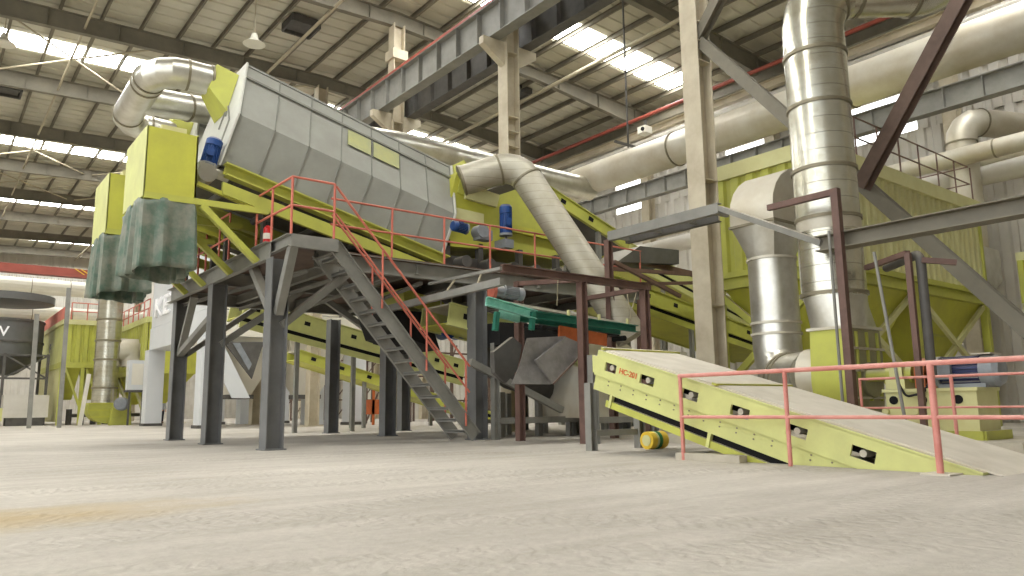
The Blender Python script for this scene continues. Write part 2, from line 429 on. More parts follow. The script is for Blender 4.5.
# right wall
b = B()
def wall_piece(y0, y1, z0, z1): corr(b, (Xr, y0, z0), (0, 1, 0), y1-y0, (0, 0, z1-z0), (-1, 0, 0), .62, .09, .04)
WZ0, WZ1 = 11.25, 13.0
WY = [(4.0, 4.6), (12.3, 15.0), (18.9, 21.3), (25.9, 28.7), (36, 41), (50, 55)]
wall_piece(Yn, Yf, 0, WZ0); wall_piece(Yn, Yf, WZ1, 16.6)
ys = Yn
for a_, b_ in WY: wall_piece(ys, a_, WZ0, WZ1); ys = b_
wall_piece(ys, Yf, WZ0, WZ1)
b.box(Xr+.06, Xr+.1, Yn, Yf, 0, 16.7)
b.put('wall_right', 'wall', kind='structure')
for a_, b_ in WY:
    wn += 1; w = B().box(Xr+.02, Xr+.05, a_, b_, WZ0, WZ1).put('window_%d' % wn, 'win', kind='structure')
    fr = B(); k = max(1, round((b_-a_)/2.4))
    for q in range(k+1):
        yy = a_+(b_-a_)*q/k; fr.box(Xr-.04, Xr+.02, yy-.04, yy+.04, WZ0, WZ1)
    fr.box(Xr-.04, Xr+.02, a_, b_, WZ1-.05, WZ1); fr.box(Xr-.04, Xr+.02, a_, b_, WZ0, WZ0+.05)
    fr.put('window_frame', 'wall', w)
b = B(); corr(b, (Xl, Yf, 0), (1, 0, 0), Xr-Xl, (0, 0, 17.1), (0, -1, 0), .6, .05, .04)
b.put('wall_back', 'wall', kind='structure')
b = B(); corr(b, (Xl, 26, 0), (0, 1, 0), Yf-26, (0, 0, 16.4), (1, 0, 0), .6, .05, .04)
b.put('wall_left', 'wall', kind='structure')
b = B(); corr(b, (Xl, -16, 0), (1, 0, 0), Xr-Xl, (0, 0, 17.1), (0, 1, 0), .6, .05, .04)
b.put('wall_front_light_block', 'wall', kind='structure')  # unseen wall behind the camera, added to cut the light from that side

# steel columns of the hall
def hall_column(x, y, top, kind='mid'):
    c = B().ibeam((x, y, 0), (x, y, top), .5, .5, .03, up=(1, 0, 0))
    for z in (3, 6, 9.0, 9.5, 10, 12.2): 
        if z < top: c.box(x-.235, x+.235, y-.25, y+.25, z-.012, z+.012)
    c.box(x-.4, x+.4, y-.4, y+.4, 0, .04)
    if kind == 'mid':
        for sx in (-1, 1):      # crane bracket
            xa = x+sx*.25
            c.prism([(xa, y-.12, 12.55), (xa+sx*.85, y-.12, 12.55), (xa+sx*.85, y-.12, 12.3), (xa, y-.12, 11.75)], (0, .24, 0))
        c.box(x-.35, x+.35, y-.33, y+.33, 14.9, 15.3)
    return c
for i, fy in enumerate(FR):
    if fy < 3: continue
    o = hall_column(COLX, fy, roof_z(COLX)-.85).put('steel_column', 'colm', kind='structure')
for fy in FR:
    hall_column(Xr-.5, fy, 15.2, 'side').put('steel_column', 'colm', kind='structure')
for fy in FR[4:]:
    hall_column(Xl+.5, fy, 15.2, 'side').put('steel_column', 'colm', kind='structure')

# crane girders on both sides of the middle columns and along the right wall
def girder(x, z0, z1, label, rail=True, ya=FR[1], yb=FR[-1], m='steel'):
    t = thing('crane_girder', label, 'crane beam', (x, ya, z0))
    b = B().ibeam((x, ya, (z0+z1)/2), (x, yb, (z0+z1)/2), .42, z1-z0, .03)
    yy = ya+.6
    while yy < yb: b.box(x-.19, x+.19, yy-.012, yy+.012, z0+.03, z1-.03); yy += 1.25
    b.put('girder', m, t)
    if rail: B().box(x-.22, x+.10, ya, yb, z1, z1+.09).put('crane_rail', 'redp', t, label='red crane rail')
    return t
girder(13.75, 12.56, 13.7, 'long grey riveted girder with a red rail on top, left side of middle columns')
girder(15.05, 12.56, 13.7, 'dark grey girder on the right side of the middle columns', False, m='dark')
girder(27.3, 10.75, 11.55, 'grey crane beam running in front of the strip windows on the right wall', False)

# red sprinkler main and other runs near the eaves of the right wall
def run(name, label, cat, x, z, r, m, y0=Yn+1, y1=60, n=12):
    return tag(B().cyl((x, y0, z), (x, y1, z), r, n).put(name, m), label, cat)
run('sprinkler_pipe', 'thin red pipe running high along the right wall under the roof', 'pipe', 27.0, 14.8, .09, 'redp')
run('service_pipe', 'pale pipe just below the red pipe near the right eaves', 'pipe', 27.6, 13.75, .16, 'wall')
tag(B().ibeam((28.6, Yn, 15.25), (28.6, Yf, 15.25), .3, .5).put('eaves_beam', 'truss'), 'dark eaves beam above the red pipe on the right side', 'beam')
tag(B().ibeam((27.6, Yn, 14.25), (27.6, Yf, 14.25), .3, .35).put('eaves_beam', 'colm'), 'beige beam directly under the red pipe on the right side', 'beam')
b = B()
for k in range(14):
    y0 = -6+k*4.; s = 1 if k % 2 else -1
    b.bar((27.9, y0, 13.2+s*.5), (27.9, y0+4, 13.2-s*.5), .08, .08)
b.bar((27.9, -6, 13.72), (27.9, 50, 13.72), .1, .1); b.bar((27.9, -6, 12.7), (27.9, 50, 12.7), .1, .1)
tag(b.put('lattice_truss', 'steel'), 'zigzag lattice bracing high along the right wall behind the big duct', 'truss')

# loud speaker boxes / cameras under the red pipe
for px, (x, y, z), lab in ((0, (26.7, 23.4, 13.95), 'small white box hanging under the red pipe right of the white skylights'),):
    t = thing('surveillance_camera', lab, 'camera', (x, y, z))
    B().box(x-.25, x+.25, y-.2, y+.3, z-.2, z+.15).put('housing', 'lamp', t)
    B().cyl((x-.3, y-.05, z-.02), (x-.22, y-.05, z-.02), .1, 14).put('lens', 'black', t)
    B().box(x-.05, x+.05, y-.05, y+.05, z+.15, z+.5).put('bracket', 'dark', t)

# X bracing between column and the next one towards the camera
xb = COLX
def brace(a, c, lab, m='truss'):
    return tag(B().ibeam(a, c, .26, .26, .02, up=(1, 0, 0)).put('diagonal_brace', m), lab, 'brace')
brace((xb, 10.7, 9.5), (xb, 3.9, 1.1), 'long pale-topped diagonal brace falling right from the big beige column')
brace((xb-.3, 6.95, 4.85), (xb-.3, 4.0, 9.0), 'dark diagonal brace rising right beside the tall silver duct', 'scaff')
brace((xb, 10.9, 9.5), (xb, 8.2, 12.6), 'short diagonal brace rising right from the big beige column towards the roof')

# high bay lamps
def lamp(x, y, z, lab):
    t = thing('high_bay_lamp', lab, 'lamp', (x, y, z), 'high bay lamps')
    B().tube([(x, y, z+.42), (x, y, z+.2), (x, y, z)], [.1, .16, .42], 24).put('lamp_shade', 'lamp', t)
    B().cyl((x, y, z+.4), (x, y, roof_z(x)-.2), .018, 8).put('rod', 'purll', t)
lamp(1.45, 33.6, 14.9, 'white bell lamp hanging at the left picture edge under the roof')
lamp(9.0, 27.3, 14.6, 'round white lamp under the roof right of the silver duct bend')
# small dark vents in the roof
for (x, y, lab) in ((11.6, 29.2, 'square dark roof ventilator left of the middle columns'), (22.8, 28.6, 'square dark roof ventilator below the white skylight panels'), (2.2, 43.5, 'dark roof ventilator at the left picture edge')):
    z = roof_z(x)-.05; t = thing('roof_ventilator', lab, 'vent', (x, y, z), 'roof ventilators')
    b = B()
    for a_, b2 in (((x-.6, y-.6), (x+.6, y-.6)), ((x+.6, y-.6), (x+.6, y+.6)), ((x+.6, y+.6), (x-.6, y+.6)), ((x-.6, y+.6), (x-.6, y-.6))):
        b.bar((*a_, z-.2), (*b2, z-.2), .08, .35)
    b.put('frame', 'dark', t)
    B().box(x-.5, x+.5, y-.5, y+.5, z-.25, z-.2).put('louvre', 'dark', t)

# ================================================================ platform
Zd = 3.93
P0 = thing('machine_platform', 'grey steel platform on H-shaped legs carrying the slanted grey machine', 'platform', (5.1, 13.2, 0))
def hleg(x, y, top, par, m='legm', w=.34):
    o = B().ibeam((x, y, 0), (x, y, top), w, w, .022, up=(1, 0, 0)).box(x-w*.62, x+w*.62, y-w*.62, y+w*.62, 0, .025).put('leg', m, par)
    return o
for x, y in ((5.2, 13.85), (5.2, 17.5), (5.3, 20.9), (10.2, 14.35), (10.2, 18.6), (10.3, 22.4), (15.2, 14.6), (15.2, 19), (13.0, 22.6)):
    hleg(x, y, Zd-.36, P0)
b = B()
b.chan((5.05, 14.0, Zd-.19), (5.05, 21.2, Zd-.19), .12, .36, side=1)
b.chan((6.1, 14.2, Zd-.19), (15.8, 14.2, Zd-.19), .14, .36, side=-1)
for yy in (17.6, 21.1): b.ibeam((5.1, yy, Zd-.2), (15.8, yy, Zd-.2), .16, .32)
for xx in (6.8, 8.5, 10.2, 12, 13.8, 15.6): b.ibeam((xx, 14.2, Zd-.16), (xx, 21.1, Zd-.16), .12, .22)
b.put('beam_frame', 'steel', P0)
b = B(); b.box(5.1, 15.8, 14.15, 21.2, Zd-.03, Zd+.02); b.box(5.2, 6.1, 13.2, 14.2, Zd-.03, Zd+.02)
b.put('deck_plate', 'scaff', P0)
b = B().chan((5.2, 13.22, Zd-.11), (6.12, 13.22, Zd-.11), .1, .24).chan((6.08, 13.22, Zd-.11), (6.08, 14.2, Zd-.11), .1, .24).chan((5.16, 13.2, Zd-.11), (5.16, 14.2, Zd-.11), .1, .24, side=1)
b.put('landing_edge', 'steel', P0)
for a_, c_ in (((5.25, 13.25, Zd-.2), (5.2, 13.75, 2.5)), ((5.3, 13.85, 2.3), (6.9, 14.1, 3.6)), ((5.25, 17.6, 3.0), (5.3, 20.8, 2.2)), ((5.3, 17.5, 2.2), (7.2, 17.5, 3.6)), ((5.3, 20.8, 2.2), (5.2, 19.4, 3.55)), ((5.2, 14.0, 2.5), (5.2, 15.2, 3.6)), ((10.2, 18.4, 2.4), (8.3, 18.6, 3.6)), ((5.3, 21.4, 2.0), (7.4, 21.4, 3.6))):
    B().bar(a_, c_, .16, .14).put('brace', 'steel', P0)
b = B()      # underfloor angles seen from below
for k in range(5): b.angle((6.0+k*.9, 14.4, 3.5), (5.3+k*1.5, 21, 3.5), .07)
b.put('underfloor_bracing', 'steel', P0)

def rail(par, pts, posts, h=1.1, m='rail', r=.024, name='guard_rail', mid=.55, foot=None, rows=None):
    """hand rail and knee rail over a line of floor points, a post at each point of posts"""
    b = B()
    for hh in (rows or (h, mid)): b.tube([V(p)+V((0, 0, hh)) for p in pts], r, 10)
    o = b.put(name, m, par)
    for p in posts: B().cyl(p, V(p)+V((0, 0, h)), r, 10).put('post', m, o)
    return o
zt = Zd+.02
rail(P0, [(5.16, 15.0, zt), (5.2, 13.25, zt), (6.05, 13.25, zt)], [(5.16, 15, zt), (5.18, 14.2, zt), (5.2, 13.25, zt), (6.05, 13.25, zt)])
rail(P0, [(6.42, 14.22, zt), (15.8, 14.22, zt)], [(x, 14.22, zt) for x in (7.85, 9.2, 10.5, 11.9, 13.4, 14.6, 15.75)])
rail(P0, [(5.12, 16.6, zt), (5.12, 21.1, zt)], [(5.12, y, zt) for y in (16.6, 17.3, 18.3, 18.9, 20.0, 21.1)])

# fire extinguisher on the landing
t = thing('fire_extinguisher', 'small red fire extinguisher standing on the platform corner', 'fire extinguisher', (5.3, 14.75, zt))
B().tube([(5.3, 14.75, zt), (5.3, 14.75, zt+.4), (5.3, 14.75, zt+.47)], [.085, .085, .03], 16).put('cylinder', 'redx', t)
B().box(5.26, 5.34, 14.73, 14.77, zt+.47, zt+.54).put('valve', 'black', t)
B().cyl((5.3, 14.75, zt+.18), (5.3, 14.75, zt+.3), .087, 16).put('paper_label', 'lamp', t, label='white label band')

# staircase
St = thing('steel_staircase', 'steep grey steel staircase with salmon handrails up to the platform', 'staircase', (9.5, 13.35, 0))
xa, za, xc, zc = 6.1, Zd-.02, 9.45, 0.
dx, dz = xc-xa, zc-za; Ls = math.hypot(dx, dz); ux, uz = dx/Ls, dz/Ls
for yy, sd in ((13.3, 1), (14.12, -1)):
    B().chan((xa, yy, za-.06), (xc-.03, yy, zc+.12), .07, .27, .012, up=(0, 0, 1), side=-sd).put('stringer', 'steel', St)
for k in range(15):
    t_ = (k+1)/16; x = xa+dx*t_; z = za+dz*t_
    B().box(x-.12, x+.13, 13.33, 14.09, z-.02, z+.015).box(x-.12, x-.1, 13.33, 14.09, z-.05, z).put('tread', 'steel', St)
for yy in (13.3, 14.12):
    h1 = 1.12; m_ = V((0, 0, .55))
    top = V((xa+(0 if yy < 14 else .3), yy, za+h1-(0 if yy < 14 else .35))); bot = V((xc-.2, yy, .23+h1+.25))
    b = B().tube([top, bot], .024, 10)
    b.tube([top-m_, bot-m_], .02, 10)
    hr = b.put('handrail', 'rail', St)
    for f_ in (.33, .66, .97):
        q = top.lerp(bot, f_); base = za+dz*((q.x-xa)/dx)
        B().cyl((q.x, yy, max(.1, base)), q, .022, 10).put('post', 'rail', hr)

# ================================================================ slanted screening machines
th = R(13.8); A = V((math.cos(th), 0, -math.sin(th))); Nn = V((math.sin(th), 0, math.cos(th)))
O = V((4.45, 0, 5.68)); LM = 5.45
def mp(s, n, y): return O+A*s+Nn*n+V((0, y, 0))
def machine():
    t = thing('screening_machine', 'big slanted grey panelled machine on yellow beams above the platform', 'machine', (4.45, 16.45, 3.95))
    sec = [(15.25, 0), (15.0, 1.08), (15.75, 2.56), (17.2, 2.56), (17.9, 1.08), (17.65, 0)]
    npan = 7
    for k in range(npan):
        s0, s1 = LM*k/npan+.008, LM*(k+1)/npan-.008
        for (a_, b_) in ((0, 1), (1, 2), (3, 4), (4, 5)):
            (ya, na), (yb, nb) = sec[a_], sec[b_]
            nn = Nn*(yb-ya)*-1 + V((0, 1, 0))*(nb-na); nn = nn.normalized()*.05
            q = [mp(s0, na, ya), mp(s1, na, ya), mp(s1, nb, yb), mp(s0, nb, yb)]
            B().prism(q, (0, .04 if ya < 16.5 else -.04, 0)).put('side_panel', 'panel', t)
    b = B()
    for k in range(npan+1):      # riveted vertical seams
        s = min(max(LM*k/npan, .02), LM-.02)
        for (a_, b_) in ((0, 1), (1, 2), (2, 3)):
            (ya, na), (yb, nb) = sec[a_], sec[b_]
            off = V((0, -.012, 0)) if a_ < 2 else Nn*.012
            b.bar(mp(s, na, ya)+off, mp(s, nb, yb)+off, .035 if a_ < 2 else .03, .02, up=A)
    b.put('seam_strips', 'seam', t)
    B().prism([mp(0, 2.56, 15.72), mp(LM, 2.56, 15.72), mp(LM, 2.56, 17.2), mp(0, 2.56, 17.2)], Nn*.04).put('top_plate', 'panel', t)
    B().bar(mp(0, 2.2, 15.52), mp(LM, 2.2, 15.52), .04, .04, up=Nn).put('top_trim', 'seam', t)
    # yellow faded plates let into the upper side
    for k in (3, 4):
        s0, s1 = LM*k/npan+.04, LM*(k+1)/npan-.04
        if k == 3: s0 += .1
        q = [mp(s0, 1.66, 15.27), mp(s1, 1.66, 15.27), mp(s1, 2.12, 15.50), mp(s0, 2.12, 15.50)]
        B().prism([p+V((0, -.012, 0)) for p in q], (0, -.02, 0)).put('faded_plate', 'faded', t, label='faded yellow plate')
    # end plate, wider than the body
    e = [(15.15, -.05), (14.94, 1.08), (15.68, 2.62), (17.3, 2.62), (18.0, 1.08), (17.8, -.05)]
    B().prism([mp(-.04, n_, y_) for y_, n_ in e], A*.06-A*.02).put('end_plate', 'panelw', t)
    B().prism([mp(LM-.02, n_, y_) for y_, n_ in e], A*.05).put('end_plate', 'panelw', t)
    b = B()      # stiffener ribs on the end plate
    for q0, q1 in (((15.6, .3), (15.5, 1.1)), ((15.5, 1.1), (16.1, 1.7)), ((16.1, 1.7), (16.2, 1.1)), ((15.95, 1.35), (16.6, 2.4))):
        b.bar(mp(-.055, q0[1], q0[0]), mp(-.055, q1[1], q1[0]), .025, .03, up=A)
    b.put('end_ribs', 'seam', t)
    # duct cone on the upper end
    c0 = mp(-.05, 1.95, 16.45); c1 = V((4.5, 16.55, 7.98)); rr = []
    d = (c1-c0).normalized()
    sq = [c0+V((0, y_, 0))+Nn*z_ for y_, z_ in ((-.44, -.46), (.44, -.46), (.44, .46), (-.44, .46))]
    rs = [c1+V((0, y_, 0))+Nn*z_ for y_, z_ in ((-.3, -.3), (.3, -.3), (.3, .3), (-.3, .3))]
    B().loft(sq, rs).put('duct_cone', 'lime', t)
    # yellow side beams under the drum
    for yy, s in ((14.95, -1), (17.95, 1)):
        b = B().bar(mp(.02, -.06, yy), mp(LM+.05, -.06, yy), .22, .03, up=Nn)
        b.bar(mp(.05, -.16, yy-s*.06), mp(LM, -.16, yy-s*.06), .03, .2, up=Nn)
        b.bar(mp(.1, -.29, yy), mp(LM-.1, -.29, yy), .24, .03, up=Nn)
        b.put('side_beam', 'lime', t)
        b = B().prism([(4.42, yy-.06, 5.22), (9.3, yy-.06, 4.08), (9.3, yy-.06, 3.96), (8.9, yy-.06, 3.96), (6.8, yy-.06, 4.4), (4.42, yy-.06, 4.97)], (0, .1, 0))
        b.put('sole_plate', 'lime', t)
    B().bar((3.95, 14.98, 5.12), (5.35, 14.98, 4.74), .1, .08).bar((3.9, 17.8, 5.12), (5.35, 17.8, 4.74), .1, .08).putb('front_bar', 'limedeep', t)
    # gear motor at the upper end
    g = V((4.16, 15.2, 5.4))
    gb = B().tube([g+V((0,-.16,0)), g+V((0,.2,0))], .19, 16).box(g.x-.15, g.x+.15, g.y-.14, g.y+.14, g.z, g.z+.22).cyl(g+V((.02,0,.1)), g+V((.45,0,.0)), .1, 12).put('gearbox', 'galv', t)
    motor(t, g+V((.04, 0, .22)), (.22, 0, 1), .16, .56, 'blue')
    # dark underside of the drum with rollers
    b = B()
    for k in range(5):
        s = .5+k*1.1; b.cyl(mp(s, -.12, 15.3), mp(s, -.12, 17.6), .09, 12)
    b.prism([mp(0, -.02, 15.3), mp(LM, -.02, 15.3), mp(LM, -.02, 17.6), mp(0, -.02, 17.6)], Nn*-.05)
    b.put('underside', 'dark', t)
    for x in (5.4, 6.9, 8.4):
        zz = O.z-(x-O.x)*math.tan(th)-.62
        B().box(x-.06, x+.06, 15.15, 15.3, zt, max(zt+.05, zz+.25)).box(x-.06, x+.06, 17.6, 17.75, zt, max(zt+.05, zz+.25)).putb('support_leg', 'dark', t)
    return t
mach = machine()
shift_copy(mach, (0, 3.45, 0), 'second slanted machine, only its pale corner shows behind the big grey one')

# yellow feed boxes with tarpaulin skirts
def feed_box(y0, y1, lab, tl):
    x0, x1, z0, z1 = 2.93, 3.84, 4.62, 5.96
    t = thing('feed_box', lab, 'chute', (3.4, y0, z0), 'feed boxes')
    B().prism([(x0, y0, z0), (x1, y0, z0), (x1, y0, z1-.02), (x0, y0, z1)], (0, .03, 0)).put('front_plate', 'limedeep', t)
    B().box(x0-.01, x0+.02, y0, y1, z0, z1).box(x1-.03, x1, y0, y1, z0, z1).putb('side_plates', 'limepale', t)
    B().box(x0, x1, y1-.03, y1, z0, z1).put('rear_plate', 'lime', t)
    B().box(x0, x1-.02, y0+.25, y1, z1, z1+.03).put('lid', 'limewhite', t)
    B().box(x0+.35, x1-.1, y0+.5, y1-.3, z1, z1+.26).put('inlet_collar', 'limewhite', t)
    for yy in (y0+.02, y1-.1):
        B().bar((x1-.9, yy, z0+.02), (5.25, yy, z0+.05), .09, .12).put('arm', 'lime', t)
        B().bar((x1+.12, yy, z0-.02), (5.06, yy, 3.62), .12, .12).put('strut', 'lime', t)
    # skirt
    me_v = []; rows = 14; n = 120; b = B()
    def ring(fr):
        out = []
        hx, hy = (x1-x0)/2+.02, (y1-y0)/2+.02; cx, cy = (x0+x1)/2, (y0+y1)/2
        for k in range(n):
            a = 2*math.pi*k/n; c, s = math.cos(a), math.sin(a); q = 1/max(abs(c)/hx, abs(s)/hy)
            px, py = c*q, s*q
            fold = fr**.5*(.05*math.sin(a*11+.7)+.035*math.sin(a*19+2)+.03*math.sin(a*6))
            sag = .1*max(0, math.sin(a*6+1))*(1-fr)
            l = math.hypot(px, py); k2 = 1+(fold+.03*fr)/l
            out.append(V((cx+px*k2, cy+py*k2, z0+.03-sag-fr*(1.36+.06*math.sin(a*2+1)))))
        return out
    rg = [ring(i/(rows-1)) for i in range(rows)]
    vs = [p for r_ in rg for p in r_]
    fs = [(i*n+j, i*n+(j+1) % n, (i+1)*n+(j+1) % n, (i+1)*n+j) for i in range(rows-1) for j in range(n)]
    b.add(vs, fs); o = b.put('tarpaulin_skirt', 'tarp')
    so = o.modifiers.new('thickness', 'SOLIDIFY'); so.thickness = .012
    tag(o, tl, 'tarpaulin', 'tarpaulin skirts')
feed_box(14.6, 16.3, 'front bright yellow-green sheet box hanging off the upper machine end', 'dirty green tarpaulin skirt under the front yellow box')
feed_box(18.1, 19.7, 'rear yellow-green sheet box, partly hidden behind the front one', 'pale green tarpaulin skirt under the rear yellow box')

# ================================================================ ducts
def duct(label, pts, rad, r, m='galv', nb=4, bnd=(), n=28, name='air_duct'):
    path = fillet(pts, rad, nb) if rad else [V(p) for p in pts]
    t = thing(name, label, 'duct', path[0])
    B().tube(path, r, n).put('duct_shell', m, t, ang=17)
    bands(path, r if not isinstance(r, (list, tuple)) else r[0], bnd, t)
    return t, path
# U bend joining the two machines
duct('silver U-shaped duct bend at the upper left machine end', [(4.52, 16.55, 7.98), (3.42, 16.55, 7.98), (3.42, 19.9, 7.8), (4.6, 19.9, 7.75)], .62, .33, nb=4, bnd=(0, 1, 5, (5, .12), 6, 10))
duct('silver header duct running right from the U bend over the machines', [(3.45, 18.4, 7.92), (4.6, 18.6, 8.05), (11.5, 20.3, 9.05), (20.0, 20.5, 9.1)], None, [.33, .33, .42, .44], 'galv', bnd=(1, 2, (2, .5)))
# elbow and falling duct
duct('silver duct with elbow falling steeply right in front of the yellow conveyor', [(10.35, 15.2, 6.38), (11.55, 14.45, 6.85), (13.15, 12.2, 2.3)], .6, .385, 'galvr', nb=4, bnd=(0, 1, 5))
# huge beige duct along the right wall
t, p = duct('huge beige-silver duct running the length of the hall on the right', [(20, -4, 9.55), (20, 21.2, 9.5), (20.1, 22.6, 9.0)], None, .58, 'galvd', bnd=(1, (0, .3), (0, .55), (0, .8), 2))
# hangers of the huge duct
for y in (3.4, 10.9, 18.4):
    b = B().bar((20, y, 10.2), (20, y, 16.3), .05, .05).bar((19.3, y, 10.3), (20.7, y, 10.3), .08, .08)
    tag(b.put('duct_hanger', 'dark'), {3.4: 'hanger rod of the huge beige duct nearest the camera', 10.9: 'hanger rod of the huge beige duct level with the big beige column', 18.4: 'hanger rod of the huge beige duct beyond the big beige column'}[y], 'bracket', 'hanger rods of the huge duct')

# tall silver duct on the fan
DX, DY, DR = 12.58, 6.85, .54
dirx = V((math.cos(R(38)), -math.sin(R(38)), 0))
c_ = V((DX, DY, 8.45)); pts = [(DX, DY, 2.55), (DX, DY, 8.45), c_+dirx*2.3, c_+dirx*3.6+V((0, 0, 1.6)), c_+dirx*4.2+V((0, 0, 4))]
path = fillet(pts, [.85, .8, .8], 4)
TD = thing('tall_air_duct', 'tall shiny silver duct standing on the yellow-green fan, bending right at the top', 'duct', (DX, DY, 1.9))
B().tube(path, DR, 36).put('duct_shell', 'galvs', TD, ang=17)
for z in (3.95, 4.85, 6.05, 7.05):
    B().cyl((DX, DY, z-.03), (DX, DY, z+.03), DR*1.05, 36).put('joint_band', 'band', TD)
bands(path, DR, (3, 5, 6), TD)
B().cyl((DX, DY, 3.72), (DX, DY, 3.98), DR*1.01, 36).put('dusty_collar', 'galvd', TD, label='beige dusty collar')
def sq_round(zs, hs, zr, rr, m, name, par, cx=DX, cy=DY, hy=None, off=0):
    n = 32; A_, B_ = [], []
    for k in range(n):
        a = 2*math.pi*(k+.5)/n; c, s = math.cos(a), math.sin(a); q = 1/max(abs(c)/hs, abs(s)/(hy or hs))
        A_.append((cx+c*q, cy+off+s*q, zs)); B_.append((cx+rr*c, cy+rr*s, zr))
    return B().loft(A_, B_).put(name, m, par)
sq_round(2.0, .48, 2.6, DR, 'galv', 'square_to_round', TD, hy=.36, off=-.13)
B().cyl((DX, DY, 2.57), (DX, DY, 2.63), DR*1.06, 36).put('joint_band', 'band', TD)
B().box(DX-.53, DX+.53, DY-.55, DY+.27, 1.95, 2.0).put('square_flange', 'galvd', TD)

# fan
FN = thing('centrifugal_fan', 'yellow-green snail-shaped fan under the tall silver duct', 'fan', (DX, DY, .2))
b = B(); sn = []
cx, cz = DX+.05, 1.15
for k in range(0, 25):       # scroll outline from the outlet round the bottom
    a = math.pi - k/24*math.pi*1.5; rr = .62+.30*(1-k/24)**1.0+.03
    sn.append((cx+math.cos(a)*rr*(1. if 1 else 1), cz-abs(0)+math.sin(a)*rr))
poly = [(DX-.5, 1.95)] + [(DX+.05-.62*math.cos(R(k*10)), 1.15-.72*math.sin(R(k*10))) for k in range(0, 14)] + [(DX+.55, 1.5), (DX+.5, 1.95)]
poly[1] = (DX-.56, 1.15)
b.prism([(x, DY-.48, z) for x, z in poly], (0, .7, 0)); sc_ = b.put('scroll_housing', 'lime', FN)
B().prism([(x, DY-.5, z) for x, z in poly], (0, .02, 0)).put('side_plate', 'olive', FN, label='dusty olive side plate')
for k, zz in enumerate((.8, 1.25, 1.62)):
    B().box(DX-.5, DX+.55, DY-.54, DY-.5, zz-.02, zz+.02).put('stiffener', 'galvd', FN)
for xx in (DX-.35, DX, DX+.35): B().box(xx-.02, xx+.02, DY-.54, DY-.5, .75, 1.9).put('stiffener', 'lime', FN)
B().cyl((DX+.05, DY-.5, 1.1), (DX+.05, DY-.56, 1.1), .3, 24).put('inlet_plate', 'olive', FN)
B().cyl((DX+.05, DY+.22, 1.2), (DX+.05, DY+.6, 1.2), .49, 24).put('inlet_ring', 'galvd', FN)
# skid under fan and motor
B().box(12.0, 13.2, 6.4, 7.05, .17, .52).put('fan_foot', 'limedeep', FN)
bs = B().box(11.97, 12.72, 4.5, 5.8, .3, .9).box(11.93, 12.76, 4.47, 5.84, .87, .92)
bs = bs.put('motor_stand', 'limewhite', FN)
for yy in (4.75, 5.25, 5.68): B().cyl((11.95, yy, .75), (11.975, yy, .75), .065, 16).put('round_hole', 'void', bs)
for yy in (5.35, 5.8): B().cyl((11.9, yy, .58), (11.95, yy, .58), .05, 14).put('bolt_boss', 'limewhite', bs)
B().box(11.9, 12.85, 4.4, 5.9, .17, .3).putb('skid', 'lime', FN)
for yy in (4.45, 4.85, 5.4, 5.85): B().box(11.86, 11.9, yy-.02, yy+.02, .17, .3).put('skid_rib', 'lime', FN)
B().cyl((12.45, 5.9, 1.16), (12.45, 6.3, 1.16), .1, 16).cyl((12.45, 5.55, 1.16), (12.45, 5.95, 1.16), .14, 16).put('shaft_bearing', 'lime', FN)
B().box(12.2, 12.7, 5.6, 5.9, .93, 1.1).box(12.25, 12.65, 5.65, 5.85, 1.1, 1.3).put('bearing_block', 'limewhite', FN)
B().cyl((12.45, 5.3, 1.16), (12.45, 5.45, 1.16), .24, 24).box(12.22, 12.68, 5.3, 5.45, .93, 1.16).put('coupling_guard', 'orange', FN, label='orange coupling guard')
mo = motor(FN, (12.4, 5.1, 1.16), (0, -1, 0), .235, .82, 'navy', box=False)
B().box(12.1, 12.18, 4.88, 5.08, 1.05, 1.28).box(12.2, 12.6, 4.45, 5.1, .92, .98).put('terminal_box', 'mgrey', mo)
B().bar((12.2, 4.48, 1.41), (12.6, 4.48, 1.41), .26, .02).put('cowl_hood', 'belt', mo)
B().tube(fillet([(12.1, 5.1, 1.15), (11.9, 5.2, .85), (11.88, 5.45, .8), (11.9, 5.55, 1.0)], .08, 4), .018, 8).put('cable', 'black', mo)
tag(B().box(11.4, 13.9, 3.8, 9.9, 0, .17).put('concrete_plinth', 'conc'), 'low concrete plinth carrying the big fan and its blue motor', 'plinth')

# hood and elbow duct from the collector to the fan
EX, EY, ER = 13.5, 8.62, .47
HD = thing('extraction_hood_duct', 'silver duct with rounded hood on top, between beige column and tall duct', 'duct', (EX, EY, 1))
path = fillet([(EX, EY, 3.7), (EX, EY, 1.2), (DX+.05, DY+.5, 1.2)], .62, 4)
B().tube(path, ER, 32).put('duct_shell', 'galv', HD, ang=17)
for z in (3.62, 2.32, 2.1): B().cyl((EX, EY, z-.025), (EX, EY, z+.025), ER*1.06, 32).put('joint_band', 'galvd', HD)
bands(path, ER, (4, 5), HD)
n = 32; A_, B_ = [], []
for k in range(n):
    a = 2*math.pi*(k+.5)/n; c, s = math.cos(a), math.sin(a); q = 1/max(abs(c)/.62, abs(s)/.5)
    A_.append((EX+c*q, EY+s*q, 4.3)); B_.append((EX+ER*c, EY+ER*s, 3.65))
B().loft(A_, B_).put('square_to_round', 'galv', HD)
b = B(); pl = [(EX-.62, 4.3)]          # quarter-round hood turning towards the collector
for k in range(0, 7):
    a = R(180-k*15); pl.append((EX+.62+1.24*math.cos(a), 4.55+1.0*math.sin(a)))
pl += [(16.0, 5.6), (16.0, 4.4), (EX+.62, 4.3)]
b.prism([(x, EY-.5, z) for x, z in pl], (0, 1.0, 0)); b.put('rounded_hood', 'galvd', HD)
B().box(EX-.65, EX+.65, EY-.53, EY+.53, 4.27, 4.32).put('flange', 'band', HD)

